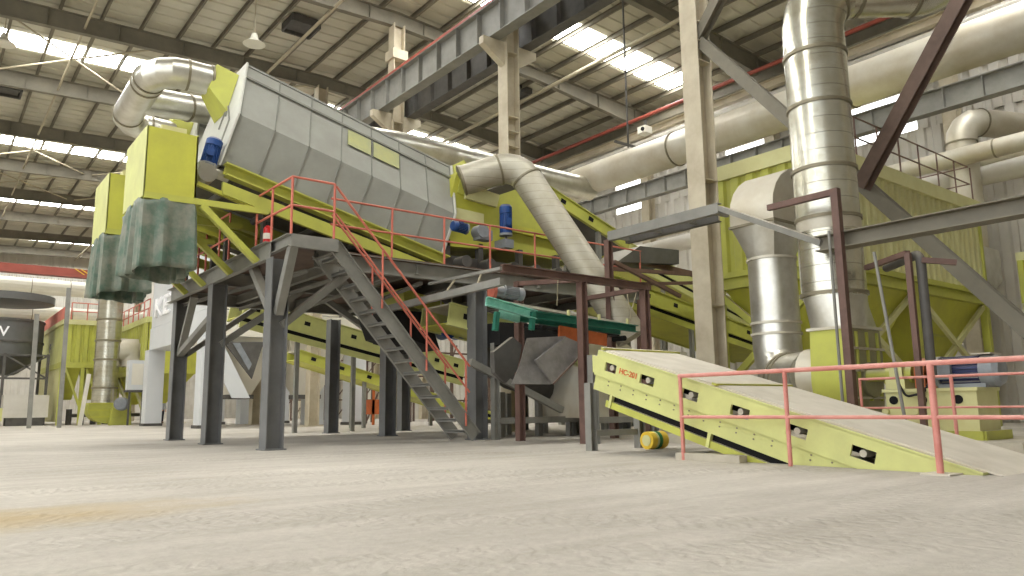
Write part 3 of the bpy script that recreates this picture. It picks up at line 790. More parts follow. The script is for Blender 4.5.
# ================================================================ dust collector
DC = thing('dust_collector', 'big yellow-green corrugated filter house behind the tall silver duct', 'dust collector', (16, 9, 0))
cx0, cx1, cy0, cy1, z0, z1 = 16.0, 25.3, 9.0, 11.75, 4.02, 6.45
b = B(); corr(b, (cx0+.04, cy0+.03, z0), (1, 0, 0), cx1-cx0-.08, (0, 0, z1-z0), (0, -1, 0), .36, .09, .03)
b.put('corrugated_wall', 'limewhite', DC)
b = B(); corr(b, (cx0+.03, cy0+.04, z0), (0, 1, 0), cy1-cy0-.08, (0, 0, z1-z0), (-1, 0, 0), .42, .07, .03)
b.put('corrugated_wall', 'lime', DC)
B().box(cx0+.06, cx1, cy1-.1, cy1, z0, z1).box(cx1-.05, cx1, cy0+.05, cy1, z0, z1).putb('rear_walls', 'lime', DC)
B().box(cx0-.1, cx1+.1, cy0-.14, cy1+.1, z1, z1+.38).put('top_cap', 'limewhite', DC)
B().box(cx0-.08, cx0+.04, cy0-.1, cy0+.04, z0, z1).box(cx0-.08, cx0+.04, cy1-.1, cy1+.04, z0, z1).box(cx1-.05, cx1+.08, cy0-.1, cy0+.05, z0, z1).putb('corner_posts', 'lime', DC)
B().box(cx0-.12, cx1+.1, cy0-.14, cy1+.1, z0-.14, z0).box(cx0-.1, cx1+.1, cy0-.12, cy1+.1, z0-.42, z0-.26).box(cx0-.04, cx1, cy0-.04, cy1, z0-.3, z0-.1).put('base_ring', 'lime', DC)
for k in range(2):      # hoppers
    a0 = cx0+.1+k*4.6; a1 = a0+4.5; m0 = (a0+a1)/2
    top = [(a0, cy0+.05, z0-.42), (a1, cy0+.05, z0-.42), (a1, cy1-.1, z0-.42), (a0, cy1-.1, z0-.42)]
    bot = [(m0-.7, 9.9, 1.15), (m0+.7, 9.9, 1.15), (m0+.7, 10.7, 1.15), (m0-.7, 10.7, 1.15)]
    hp = B().loft(top, bot).put('hopper', 'limedeep', DC)
    B().bar((a0+.95, 9.35, 2.6), (a1-.95, 9.35, 2.6), .05, .06).put('hopper_rib', 'lime', hp)
    B().cyl((m0, 10.3, .8), (m0, 10.3, 1.2), .3, 16).put('rotary_valve', 'dark', hp)
for x in (cx0, cx0+4.6, cx1-.1):
    for y in (cy0, cy1): B().bar((x, y, 0), (x, y, z0-.4), .2, .2).put('leg', 'lime', DC)
for k in range(2):
    a0 = cx0+k*4.6; a1 = a0+4.6
    B().bar((a0, cy0, 1.0), (a1, cy0, 3.6), .1, .14).put('cross_brace', 'limewhite', DC)
    B().bar((a1, cy0-.04, 1.0), (a0, cy0-.04, 3.6), .1, .14).put('cross_brace', 'limewhite', DC)
B().bar((cx0, cy0, 1.1), (cx0, cy1, 3.5), .12, .16).put('cross_brace', 'lime', DC)
B().bar((cx0-.03, cy1, 1.1), (cx0-.03, cy0, 3.5), .12, .16).put('cross_brace', 'lime', DC)
zt2 = z1+.38
rail(DC, [(cx0+1, cy0, zt2), (cx1-.2, cy0, zt2), (cx1-.2, cy1-.2, zt2)], [(cx0+1+k*1.18, cy0, zt2) for k in range(8)] + [(cx1-.2, cy0+1.6, zt2)], m='brown', r=.022)
b = B()
for k in range(16): b.cyl((cx0+1.5+k*.55, cy0+.9, zt2), (cx0+1.5+k*.55, cy0+.9, zt2+.28), .09, 10)
b.put('pulse_valves', 'scaff', DC)

# side hood of the collector and right pale duct
RD = thing('clean_air_duct', 'pale silver duct at far right rising behind the filter house and bending right', 'duct', (26.9, 9.75, 4))
path = fillet([(26.9, 9.75, 5.6), (26.9, 9.75, 10.1), (29.9, 8.3, 10.05)], .8, 4)
B().tube(path, .46, 28).put('duct_shell', 'galvd', RD)
bands(path, .46, (1, 5), RD)
B().box(25.42, 27.5, 9.2, 10.3, 4.6, 5.6).loft([(25.42, 9.2, 4.6), (27.5, 9.2, 4.6), (27.5, 10.3, 4.6), (25.42, 10.3, 4.6)], [(25.42, 9.3, 3.9), (26.4, 9.3, 3.9), (26.4, 10.2, 3.9), (25.42, 10.2, 3.9)]).put('inlet_hood', 'galv', RD)
duct('thin pale horizontal duct branching right from the pale duct at the right edge', [(27.3, 9.5, 8.6), (28.3, -3, 8.6)], None, .26, 'galvd', bnd=(0,))
duct('thin pale duct behind the railing of the filter house', [(26.4, 2, 8.7), (26.4, 24, 8.7)], None, .3, 'galvd', bnd=((0, .3), (0, .6)))
duct('second thin pale duct along the right wall just under the first', [(27.4, 2, 8.2), (27.4, 30, 8.2)], None, .36, 'wall', bnd=((0, .4),))
# second collector at the right edge
t = thing('corrugated_container', 'yellow-green corrugated box low at the right picture edge behind the beam', 'dust collector', (26, 4, 0))
b = B(); corr(b, (25.8, 3, 3.6), (0, 1, 0), 5.2, (0, 0, 1.3), (-1, 0, 0), .3, .08, .03); b.put('corrugated_wall', 'lime', t)
B().box(25.75, 28, 3, 8.2, 4.9, 5.15).box(25.85, 28, 3, 8.2, 3.4, 3.6).putb('frame', 'limewhite', t)
for y in (3.2, 8): B().bar((26, y, 0), (26, y, 3.5), .2, .2).put('leg', 'lime', t)


# ---- camera frame, also used to read positions off known planes of the hall
_f = V((math.sin(YAW)*math.cos(PITCH), math.cos(YAW)*math.cos(PITCH), math.sin(PITCH)))
_r = V((math.cos(YAW), -math.sin(YAW), 0)); _u = _r.cross(_f)
_r, _u = _r*math.cos(ROLL)+_u*math.sin(ROLL), _u*math.cos(ROLL)-_r*math.sin(ROLL)
def at(x, y, X=None, Y=None, Z=None):
    d = _f*FPX+_r*(x-512)-_u*(y-288)
    t = (Z-EYE)/d.z if Z is not None else X/d.x if X is not None else Y/d.y
    return V((0, 0, EYE))+d*t

# ================================================================ inclined conveyor in the foreground
sl = math.atan(.296)
CU = V((0, -math.cos(sl), -math.sin(sl))); CN = V((0, -math.sin(sl), math.cos(sl)))
CS = V((8.2, 8.33, 1.55))
def cp(s, n, x=0.): return CS+CU*s+CN*n+V((x, 0, 0))
CV = thing('inclined_conveyor', 'long yellow-green covered conveyor with oblong slots running down into the floor in front', 'conveyor', (8.2, 3.1, 0))
LC = 5.45; W = 1.9
slots = [.32+i*1.0 for i in range(0)] 
sc = [(.2, .44), (.93, 1.2), (1.72, 1.99), (2.52, 2.80), (3.33, 3.60), (4.14, 4.42)]
for xs, sg in ((0., 1), (W-.03, -1)):
    b = B()      # upper side plate with real oblong holes
    s = 0.
    n0, n1, n2, n3 = -.36, -.25, -.12, 0.
    b.bar(cp(0, (n2+n3)/2, xs+.015), cp(LC, (n2+n3)/2, xs+.015), .03, n3-n2, up=CN)
    b.bar(cp(0, (n0+n1)/2, xs+.015), cp(LC, (n0+n1)/2, xs+.015), .03, n1-n0, up=CN)
    for a_, c_ in sc+[(LC, LC)]:
        b.bar(cp(s, (n1+n2)/2, xs+.015), cp(a_, (n1+n2)/2, xs+.015), .03, n2-n1, up=CN); s = c_
    b.put('side_plate', 'limepale', CV)
    B().bar(cp(0.0, -.455, xs+.055), cp(LC, -.455, xs+.055), .03, .27, up=CN).put('lower_side_plate', 'limepale', CV)
    B().bar(cp(0, .01, xs+.07*sg+.015), cp(LC, .01, xs+.07*sg+.015), .17, .03, up=CN).put('edge_flange', 'limepale', CV)
b = B()
for a_, c_ in sc:
    m_ = (a_+c_)/2
    b.cyl(cp(m_-.03, -.19, .06), cp(m_-.03, -.19, W-.06), .042, 14)
b.put('idler_rollers', 'belt', CV)
B().bar(cp(.05, -.19, W/2), cp(LC-.1, -.19, W/2), W-.5, .1, up=CN).put('belt', 'black', CV)
bb = B()
for s_ in [x*.26+.3 for x in range(20)]:
    for n_ in (-.4, -.46): bb.cyl(cp(s_, n_, .03), cp(s_, n_, .06), .011, 8)
bb.put('bolts', 'band', CV)
# cover plates
for a_, c_ in ((.05, 2.15), (2.17, LC+.28)):
    B().bar(cp(a_, .03, W/2), cp(c_, .03, W/2), W-.22, .025, up=CN).put('cover_plate', 'belt', CV)
B().bar(cp(0, .05, W/2), cp(.06, .05, W/2), W-.1, .04, up=CN).bar(cp(2.13, .05, W/2), cp(2.2, .05, W/2), W-.1, .03, up=CN).putb('cover_strip', 'lime', CV)
B().bar(cp(LC+.24, -.0, W/2), cp(LC+.3, -.0, W/2), W-.2, .05, up=CN).put('end_lip', 'brown', CV)
# return run: black gap with a yellow strip below it
B().bar(cp(.35, -.635, .14), cp(LC, -.635, .14), .06, .11, up=CN).put('return_gap', 'void', CV)
for xx in (.08, W-.05): B().bar(cp(.3, -.735, xx), cp(LC, -.735, xx), .06, .1, up=CN).put('return_frame', 'lime', CV)
for s_ in (.5, 2.35, 4.2): B().bar(cp(s_-.1, -.58, .06), cp(s_-.1, -.78, .06), .06, .05, up=CU).put('hanger', 'limepale', CV)
text('HC-201', .115, cp(.51, -.215, -.006), (0, -1, -.296), tuple(CN), 'redt', CV, .003)
# head part joining from behind and its foot
hb = B()
hb.prism([(8.24, 8.3, 1.18), (8.24, 8.5, 1.24), (8.24, 8.5, 1.51), (8.24, 8.3, 1.45)], (.05, 0, 0)); hb.prism([at(x, y, Y=11.2) for x, y in ((572, 347), (604, 360), (604, 376), (572, 363))], (0, .1, 0))
hb.putb('head_plate', 'limepale', CV)
for x in (8.75, 9.9): B().ibeam((x, 9.1, 0), (x, 9.1, 1.1), .14, .14, .012).put('leg', 'steel', CV)
B().bar((8.75, 9.1, .28), (9.9, 9.1, .28), .06, .1).put('tie', 'steel', CV)
B().box(8.3, 10.0, 8.3, 8.5, .98, 1.06).put('head_bracket', 'lime', CV)

tag(B().box(8.02, 8.18, 5.75, 6.75, 0, .09).put('kerb_block', 'conc'), 'low concrete kerb block at the foot of the salmon guard rail post', 'kerb')
# guard rail
g = thing('guard_rail', 'salmon pink guard rail standing along the foreground conveyor', 'railing', (8.03, 6.62, 0))
b = B().tube([(8.03, 6.64, 1.1), (8.03, -1.2, 1.1)], .028, 12).tube([(8.03, 6.64, .56), (8.03, -1.2, .56)], .022, 12)
b.put('rails', 'railp', g)
for i, y in enumerate((6.62, 5.06, 3.42, 1.8, .2)):
    B().cyl((8.03, y, 0), (8.03, y, 1.1), .026 if i != 2 else .034, 12).put('post', 'railp', g)
B().box(7.9, 8.2, 3.28, 3.56, 0, .015).put('base_plate', 'belt', g)
g = thing('guard_rail', 'smaller pink railing on the plinth in front of the fan motor', 'railing', (11.3, 5.8, .17))
b = B().tube([(11.3, 5.85, .64), (11.3, 5.85, 1.07), (11.3, -1, 1.07)], .02, 10).tube([(11.3, 5.85, .64), (11.3, -1, .64)], .016, 10)
b.put('rails', 'railp', g)
for y in (4.55, 2.6, .5): B().cyl((11.3, y, 0), (11.3, y, 1.07), .024, 10).put('post', 'railp', g)

# yellow roller lying on the floor
t = thing('plastic_roller', 'yellow drum with a green band lying on the floor left of the foreground conveyor', 'drum', (9.2, 8.2, .0))
a_ = at(645, 449.5, Z=0); ax = V((.98, .02, 0)).normalized(); rr = .145
c0 = V((a_.x+.05, a_.y, rr)); L_ = .40
for s0, s1, r_, m_, nm in ((0, .3, rr, 'yel', 'yellow_end'), (.3, .44, rr*.98, 'limewhite', 'pale_band'), (.44, .62, rr*1.03, 'grn', 'green_band'), (.62, 1, rr, 'yel', 'yellow_body')):
    B().cyl(c0+ax*L_*s0, c0+ax*L_*s1, r_, 28).put(nm, m_, t)
B().cyl(c0-ax*.012, c0, .09, 24).put('end_cap', 'limewhite', t)

# ================================================================ turquoise feeder and its brown frame
y0, y1 = 11.4, 11.95
GC = thing('feeder_conveyor', 'small turquoise belt conveyor with grey motor and orange guard, held in a brown frame', 'conveyor', (8.4, y0, 2.7))
ga, gb, gc = at(487, 301, Y=y0), at(536, 315, Y=y0), at(637, 329, Y=y0)
for yy, sd in ((0, 1), (y1-y0, -1)):
    d_ = V((0, yy, 0))
    if yy: B().chan(ga.lerp(gb, .55)+d_, gb+d_, .1, .2, side=1).put('drive_frame', 'greenp', GC)
    else: B().chan(ga+d_, gb+d_, .1, .17, side=-sd).put('drive_frame', 'greenp', GC, label='pale turquoise drive end')
    B().chan(gb+d_, gc+d_, .1, .15, side=-sd).put('side_channel', 'green', GC)
    for px in (497, 533) if not yy else ():
        q = at(px, 312, Y=y0)+d_; B().bar(q, q-V((.05, 0, .36)), .09, .09).put('stub_leg', 'green', GC)
m0 = V((0, (y1-y0)/2, .1))
B().bar(gb+m0+V((-.75, 0, .12)), gc+m0, y1-y0-.2, .05).put('belt', 'belt', GC)
B().bar(gb+m0-V((0, 0, .3)), gc+m0-V((.4, 0, .25)), y1-y0-.3, .03).put('return_belt', 'black', GC)
q = at(505, 292, Y=11.65)
motor(GC, q+V((-.02, 0, 0)), (1, -.25, -.1), .13, .42, 'mgrey', box=False)
B().cyl(q-V((.30, -.06, 0)), q-V((.24, -.05, 0)), .17, 20).put('belt_pulley', 'rail', GC, label='red pulley')
B().cyl(q-V((.22, -.05, 0)), q-V((.02, 0, 0)), .11, 16).put('gearbox', 'mgrey', GC)
a1, a2 = at(559, 332, Y=y0+.05), at(606, 340, Y=y0+.05)
B().bar(a1, a2, .06, .26).put('roller_guard', 'orange', GC, label='orange roller guard')
b = B()
for k in range(5):
    q = gb.lerp(gc, .1+k*.2); b.cyl(q+V((0, .1, -.22)), q+V((0, .45, -.22)), .06, 12)
b.putb('return_roller', 'black', GC)
for k in range(3):
    q = gb.lerp(gc, .3+k*.3); B().bar(q+V((0, 0, .07)), q+V((0, 0, .2)), .05, .05).put('skirt_bracket', 'limewhite', GC)

CH = thing('discharge_chute', 'dark grey sheet chute with pointed flaps hanging under the turquoise conveyor', 'chute', (9.4, 11.2, 1.1))
def poly(px, Y, th_=.03): return B().prism([at(x, y, Y=Y) for x, y in px], (0, th_, 0))
A_ = [at(527, 338, Y=11.35), at(566, 336, Y=11.35), at(566, 336, Y=11.35)+V((.22, .3, 0)), at(527, 338, Y=11.35)+V((.22, .3, 0))]
M_ = [at(520, 364, Y=11.3), at(556, 366, Y=11.3), at(556, 366, Y=11.3)+V((.22, .3, 0)), at(520, 364, Y=11.3)+V((.22, .3, 0))]
L_ = [at(512, 383.5, Y=11.2), at(552, 384, Y=11.2), at(552, 384, Y=11.2)+V((.25, .35, 0)), at(512, 383.5, Y=11.2)+V((.25, .35, 0))]
B().loft(A_, M_).loft(M_, L_).put('chute_body', 'chute', CH)
poly([(566, 337), (585, 345), (586, 350), (553, 384), (536, 360)], 11.15, .06).put('side_flap', 'chute', CH)
B().bar(at(586, 350, Y=11.13), at(553, 384, Y=11.13), .02, .03).put('edge_strip', 'brown', CH)

FRm = thing('conveyor_stand', 'rusty brown steel frame around the turquoise conveyor', 'frame', (10.4, 10.94, 0))
zt3 = 3.27
B().ibeam((8.35, 10.94, zt3), (12.3, 10.94, zt3), .14, .15, .015).put('top_beam', 'brown', FRm)
for x, y in ((10.36, 10.94), (12.22, 10.94)): B().ibeam((x, y, 0), (x, y, zt3-.07), .16, .16, .015, up=(1, 0, 0)).put('post', 'brown', FRm)
B().ibeam((10.38, 13.0, 0), (10.38, 13.0, 3.5), .16, .16, .015, up=(1, 0, 0)).put('post', 'brown', FRm)
B().bar((10.36, 10.94, zt3-.02), (10.38, 13.0, 3.45), .1, .1).bar((12.4, 10.94, zt3), (12.4, 13.2, zt3), .1, .1).putb('side_beam', 'brown', FRm)
B().cyl(at(558, 277, Y=10.94), at(557, 305, Y=11.4), .012, 8).put('hanger_rod', 'purll', FRm)
for px, py, qx, qy in ((637, 300, 627, 328), (626, 296, 633, 330)):
    B().cyl(at(px, py-10, Y=12), at(qx, qy, Y=12), .012, 8).put('hanger_rod', 'purll', FRm)

# grey cable tray from the platform to the frame
t = thing('cable_tray', 'grey ladder tray of two rails slanting from platform corner to brown frame', 'cable tray', (8.3, 10.9, 3))
p0_, p1_ = V((8.35, 10.94, 3.27)), V((8.75, 14.1, 3.45)); q0_, q1_ = V((8.35, 10.94, 3.02)), V((8.2, 15.2, 2.95))
B().bar(p0_, p1_, .1, .06).bar(q0_, q1_, .12, .14).putb('rail', 'steel', t)
for f_ in (.25, .6): B().bar(p0_.lerp(p1_, f_), q0_.lerp(q1_, f_*.74), .03, .03).put('rung', 'purll', t)

# pipe bridge beams
def hbeam(a_, c_, lab, m='dark', w=.32, h=.26):
    return tag(B().ibeam(a_, c_, w, h, .018).put('pipe_bridge_beam', m), lab, 'beam')
zA = 4.69
t = thing('pipe_bridge', 'grey channel bridge beam left of the silver hood duct, open frame seen from below', 'beam', (12.6, 12.3, 0))
B().chan((12.6, 12.3, zA), (12.6, 9.15, zA), .14, .22, side=1).put('long_beam', 'steel', t)
B().chan((13.2, 12.3, zA), (13.2, 9.6, zA), .12, .2).put('long_beam', 'dark', t)
for y in (12.2, 11.2, 10.2, 9.4): B().bar((12.6, y, zA), (13.2, y, zA), .08, .1).put('rung', 'steel', t)
B().ibeam((12.6, 12.35, 0), (12.6, 12.35, zA-.08), .15, .15, .015).put('post', 'brown', t)
B().bar((12.6, 9.15, zA), (11.8, 6.55, 3.38), .12, .1).put('sloping_arm', 'steel', t)
hbeam((11.8, 6.6, 3.36), (11.8, -1, 3.36), 'grey beam crossing the right part in front of the tall silver duct', 'truss')
t = thing('pipe_stand', 'brown square-tube stand bent at the top, in front of the tall silver duct', 'stand', (11.6, 6.15, 0))
B().bar((11.6, 6.15, .17), (11.6, 6.15, 4.2), .12, .12).put('post', 'brown', t)
B().bar((11.6, 6.1, 4.15), (11.6, 7.4, 4.15), .1, .1).put('cross_arm', 'brown', t)
t = thing('pipe_stand', 'dark pipe and angle post bent over at the top, right of the tall silver duct', 'stand', (11.7, 5.05, 0))
zz = at(922, 252, X=11.7).z
B().tube(fillet([(11.78, 5.0, 1.1), (11.78, 5.0, zz), (12.6, 5.9, zz)], .15, 4), .07, 14).put('pipe', 'dark', t)
B().bar((11.6, 5.1, .17), (11.6, 5.1, zz), .08, .08).bar((11.6, 5.1, zz), (12.3, 6.1, zz), .08, .08).put('post', 'brown', t)
B().bar((11.7, 4.95, zz-.12), (11.9, 4.55, zz-.2), .07, .08).put('side_arm', 'brown', t)
tag(B().cyl((11.5, 6.26, .17), (11.5, 6.26, 3.5), .024, 10).put('conduit', 'steel'), 'thin bright conduit standing in front of the tall silver duct', 'conduit')
tag(B().cyl((11.1, at(910, 440, X=11.1).y, 0), at(874, 252, X=11.1), .024, 10).put('conduit', 'steel'), 'thin pale conduit leaning between the tall duct and the dark pipe stand', 'conduit')
B_ = at(700, 268, X=13); 

# walkway bits right of the platform
t = thing('access_gantry', 'brown and grey gantry beams between the platform and the beige column', 'gantry', (13, 12.6, 0))
for (a1, a2, Yp, w_) in (((640, 262), (697, 275), 14.5, .14), ((614, 262), (680, 296), 13.6, .1), ((600, 268), (700, 250+25), 14, .1), ((640, 284), (735, 262+20), 15.5, .1)):
    B().bar(at(*a1, Y=Yp), at(*a2, Y=Yp), w_, w_).put('beam', 'brown', t)
B().prism([at(617, 262, Y=14.2), at(640, 246, Y=14.2), at(679, 250, Y=14.2), at(679, 264, Y=14.2)], (0, 1.2, 0)).put('walkway_pan', 'dark', t)
B().bar(at(640, 300, Y=14), at(640, 430, Y=14), .12, .12).put('post', 'brown', t)

# ================================================================ yellow conveyors behind
def slope_conv(label, pts_top, Y, depth, wid, slots_, m='lime', gap=True, pan='limedeep', legs=(), low=None, name='belt_conveyor'):
    """conveyor running left to right: pts_top two points of its near top edge"""
    a_, c_ = at(*pts_top[0], Y=Y), at(*pts_top[1], Y=Y)
    d = (c_-a_).normalized(); n_ = V((-d.z, 0, d.x)); L = (c_-a_).length
    t = thing(name, label, 'conveyor', (a_.x, Y, 0))
    for yy in (0, wid):
        B().bar(a_-n_*depth*.5+V((0, yy, 0)), c_-n_*depth*.5+V((0, yy, 0)), .05, depth, up=n_).put('side_plate', m, t)
        B().bar(a_+V((0, yy, 0)), c_+V((0, yy, 0)), .14, .03, up=n_).bar(a_-n_*depth+V((0, yy, 0)), c_-n_*depth+V((0, yy, 0)), .12, .03, up=n_).put('edge_flange', m, t)
    k = max(1, int(L/slots_)) if slots_ else 0
    sb = B()
    for i in range(k):
        q = a_+d*(i+.5)*L/k-n_*depth*.45
        sb.bar(q-d*.1-V((0, .028, 0)), q+d*.1-V((0, .028, 0)), .012, .13, up=n_)
    if k: sb.putb('slot', 'void', t)
    B().bar(a_-n_*depth*.95+V((0, wid/2, 0)), c_-n_*depth*.95+V((0, wid/2, 0)), wid-.06, .03, up=n_).put('bottom_pan', pan, t)
    B().bar(a_-n_*.02+V((0, wid/2, 0)), c_-n_*.02+V((0, wid/2, 0)), wid-.1, .04, up=n_).put('belt', 'belt', t)
    if gap:
        B().bar(a_-n_*(depth+.08)+V((0, .03, 0)), c_-n_*(depth+.08)+V((0, .03, 0)), .05, .13, up=n_).put('return_gap', 'void', t)
        B().bar(a_-n_*(depth+.24), c_-n_*(depth+.24), .07, .2, up=n_).put('return_frame', m, t)
    for s_ in legs:
        q = a_+d*s_*L-n_*(depth+.3 if gap else depth)
        for yy in (.05, wid-.05): B().bar((q.x, Y+yy, 0), (q.x, Y+yy, q.z), .13, .13).put('leg', 'steel', t)
    return t, a_, c_, d, n_
slope_conv('yellow-green conveyor under the platform, falling right behind its legs', [(246, 298), (466, 361)], 23.6, .6, 1.4, .8, 'limepale', legs=(.23, .47))
slope_conv('lower yellow-green conveyor behind, only its end shows under the platform', [(300, 350), (500, 415)], 27.5, .4, 1.2, 1.1, 'lime', gap=False, legs=(.3, .7))
slope_conv('yellow conveyor with slots ending above the turquoise feeder, right of the front platform leg', [(450, 303), (517, 322)], 14.55, .5, 1.2, .7, 'limepale', gap=False)
slope_conv('upper yellow-green conveyor rising left above the platform, behind the falling duct', [(520, 168), (630, 240)], 16.2, .36, 1.6, 1.05, 'lime', gap=False, pan='dark', legs=(.72,))
slope_conv('yellow conveyor with dark slots passing behind the beige column at mid height', [(600, 227), (790, 331)], 19.5, .5, 3.4, 1.5, 'limepale', legs=(.3, .6))
slope_conv('lower yellow conveyor passing behind the beige column, broad yellow underside', [(604, 272), (800, 346)], 16.2, .5, 3.0, 1.2, 'lime', legs=(.4, .8))

# discharge hood of the machine, between the grey drum and the upper conveyor
H = thing('discharge_hood', 'yellow hood with blue motors joined to the lower end of the grey machine', 'machine', (10, 15.2, zt))
def yp(px, Y, th_, nm, m, par=H, **k): return B().prism([at(x, y, Y=Y) for x, y in px], (0, th_, 0)).put(nm, m, par, **k)
yp([(457, 172), (462, 190), (500, 204), (500, 250), (447, 246), (447, 210)], 15.25, 2.5, 'hood_body', 'limedeep')
yp([(450, 206), (484, 214), (484, 224), (447, 216)], 15.15, .08, 'access_cover', 'limewhite')
yp([(484, 200), (520, 188), (560, 225), (575, 263), (500, 250), (484, 238)], 15.6, 2.0, 'hopper_side', 'lime')
yp([(512, 224), (562, 236), (564, 243), (512, 231)], 15.45, .14, 'stiffener', 'limedeep')
yp([(464, 160), (476, 176), (474, 200), (458, 192)], 15.2, 1.4, 'duct_collar', 'lime')
yp([(468, 184), (500, 195), (497, 207), (466, 198)], 15.1, .1, 'pale_plate', 'limewhite')
for px, py, d_, m_, L_ in ((506, 234, (0, 0, 1), 'blue', .75), (466, 229, (-1, 0, .1), 'blue', .4)):
    q = at(px, py, Y=14.75); motor(H, q, d_, .16 if d_[2] == 1 else .13, L_, m_)
q = at(480, 232, Y=14.75); B().tube([q+V((0, -.15, 0)), q+V((0, .15, 0))], .17, 16).box(q.x-.1, q.x+.3, q.y-.12, q.y+.15, q.z-.2, q.z+.05).put('gearbox', 'mgrey', H)
q = at(506, 240, Y=14.75); B().box(q.x-.14, q.x+.14, q.y-.14, q.y+.3, q.z-.22, q.z).put('gearbox', 'mgrey', H)
b = B().box(9.9, 15.4, 15.3, 15.42, zt+.15, zt+.5).box(9.9, 15.4, 17.4, 17.6, zt, zt+.5)
for x in (9.9, 10.9, 12.2, 13.5, 14.8): b.box(x, x+.14, 15.25, 15.42, zt, zt+.9)
b.put('base_frame', 'dark', H)
b = B()
for k in range(7): b.cyl((10.3+k*.75, 14.9, zt+.32), (10.3+k*.75, 17.2, zt+.32), .15, 14)
b.put('rollers', 'dark', H)

# machines below the platform: motors, pan, pipes, trough
yp([(513, 337), (522, 345), (517, 371), (506, 383), (495, 373), (494, 352)], 12.3, .12, 'curved_spout', 'dark', CH)
t = thing('vibrating_pan', 'yellow pan with two blue vibration motors hanging under the platform behind the stairs', 'machine', (9.5, 17, 2.4))
B().prism([at(x, y, Y=16.2) for x, y in ((402, 288), (440, 300), (455, 312), (445, 318), (430, 313), (405, 304))], (0, 1.5, 0)).put('pan', 'lime', t)
B().prism([at(x, y, Y=16.0) for x, y in ((392, 310), (428, 312), (440, 350), (400, 335))], (0, 1.8, 0)).put('skirt', 'black', t)
for px in (441, 455):
    q = at(px, 331, Y=16); B().cyl(q+V((0, -.3, 0)), q+V((.22, .3, 0)), .2, 20).cyl(q+V((0, -.36, 0)), q+V((0, -.3, 0)), .22, 20).put('vibration_motor', 'blue', t, label='blue motor')
for px in (441, 452): B().cyl(at(px, 292, Y=16.1), at(px, 325, Y=16.1), .02, 8).put('hanger', 'purll', t)

t = thing('return_screw', 'dark round trough with ribs lying low behind the pointed chute', 'machine', (12, 14.5, .6))
B().tube([at(478, 350, Y=15.5), at(512, 372, Y=15), at(560, 392, Y=15), at(640, 396, Y=15.2)], [.42, .45, .38, .36], 18).put('trough', 'dark', t)
B().bar(at(470, 362, Y=14), at(562, 410, Y=14), .12, .16).put('brace', 'steel', t)
B().box(11.2, 18, 15.0, 15.2, .32, .42).box(11.2, 18, 16.2, 16.4, .32, .42).putb('skid', 'steel', t)
for x in (11.4, 12.6, 13.9, 15.2, 16.5, 17.7): B().box(x-.07, x+.07, 14.95, 15.1, 0, 1.1).box(x-.07, x+.07, 16.25, 16.4, 0, 1.1).putb('leg', 'steel', t)
yp([(500, 322), (560, 326), (600, 334), (604, 352), (560, 350), (500, 345)], 13.7, .8, 'dark_infill', 'black', t)  # black filler block, added to cover the bright wall showing through behind
t = thing('support_trestle', 'grey steel trestle of two posts and low tie between the brown posts', 'frame', (10.4, 10.75, 0))
B().ibeam((10.42, 10.75, 0), (10.42, 10.75, 1.72), .15, .15, .014, up=(1, 0, 0)).put('post', 'steel', t)
B().ibeam((12.3, 10.9, 0), (12.3, 10.9, 1.6), .15, .15, .014).put('post', 'steel', t)
B().bar((10.42, 10.8, .45), (12.3, 10.9, .45), .08, .12).put('tie', 'steel', t)
t = thing('support_trestle', 'grey steel trestle right behind the front brown post, left of the pointed chute', 'frame', (10.4, 14, 0))
B().ibeam((10.45, 14.0, 0), (10.45, 14.0, 2.2), .15, .15, .014, up=(1, 0, 0)).put('post', 'steel', t)
for q_ in ((13.1, 14.4), (13.6, 14.9)): B().ibeam((*q_, 0), (*q_, 1.9), .15, .15, .014, up=(1, 0, 0)).put('post', 'steel', t)
B().bar((10.45, 14.0, .42), (13.4, 14.3, .42), .08, .14).put('tie', 'steel', t)
# low cluttered machinery at the far end under the conveyors
t = thing('scaffold_tower', 'rusty lattice scaffold far behind the platform, left of the white pillar', 'scaffold', (16, 46, 0))
b = B()
sx0 = at(276, 400, Y=54).x
for i in range(7):
    x = sx0+i*1.15
    for y in (54, 56): b.bar((x, y, 0), (x, y, 6.2), .1, .1)
    for k in range(4):
        b.bar((x, 54, k*1.5), (x+1.15, 54, (k+1)*1.5), .07, .07); b.bar((x, 54, (k+1)*1.5), (x+1.15, 54, (k+1)*1.5), .09, .09)
b.put('lattice', 'scaff', t)
t = thing('scaffold_tower', 'rusty brown pipe rack far back between the stairs and the middle legs', 'scaffold', (24, 40, 0))
b = B()
for i in range(7):
    x = 19.5+i*1.4
    b.bar((x, 38, 0), (x, 38, 4.8), .12, .12); b.bar((x, 40, 0), (x, 40, 4.8), .1, .1)
for z in (1.2, 2.6, 4.0): b.bar((19.5, 38, z), (28.5, 38, z), .1, .1)
for i in range(4): b.bar((19.5+i*2, 38, 0), (21.5+i*2, 38, 4.5), .07, .07)
b.put('lattice', 'scaff', t)
tag(B().box(17.3, 18.3, 33, 34, .5, 1.2).box(17.3, 17.4, 33, 33.1, 0, 1.9).box(18.2, 18.3, 33, 33.1, 0, 1.9).box(17.3, 18.3, 33, 33.1, 1.85, 1.95).put('storage_bin', 'orange'), 'orange-brown bin on the floor far behind the stairs', 'bin')
t = thing('raw_material_bin', 'low cream machine housing on the floor far behind the brown posts', 'machine', (24, 22, 0))
B().box(21, 26, 21, 24, 1.4, 3.0).loft([(21, 21, 1.4), (26, 21, 1.4), (26, 24, 1.4), (21, 24, 1.4)], [(22.5, 22, .5), (24.5, 22, .5), (24.5, 23, .5), (22.5, 23, .5)]).put('housing', 'cream', t)
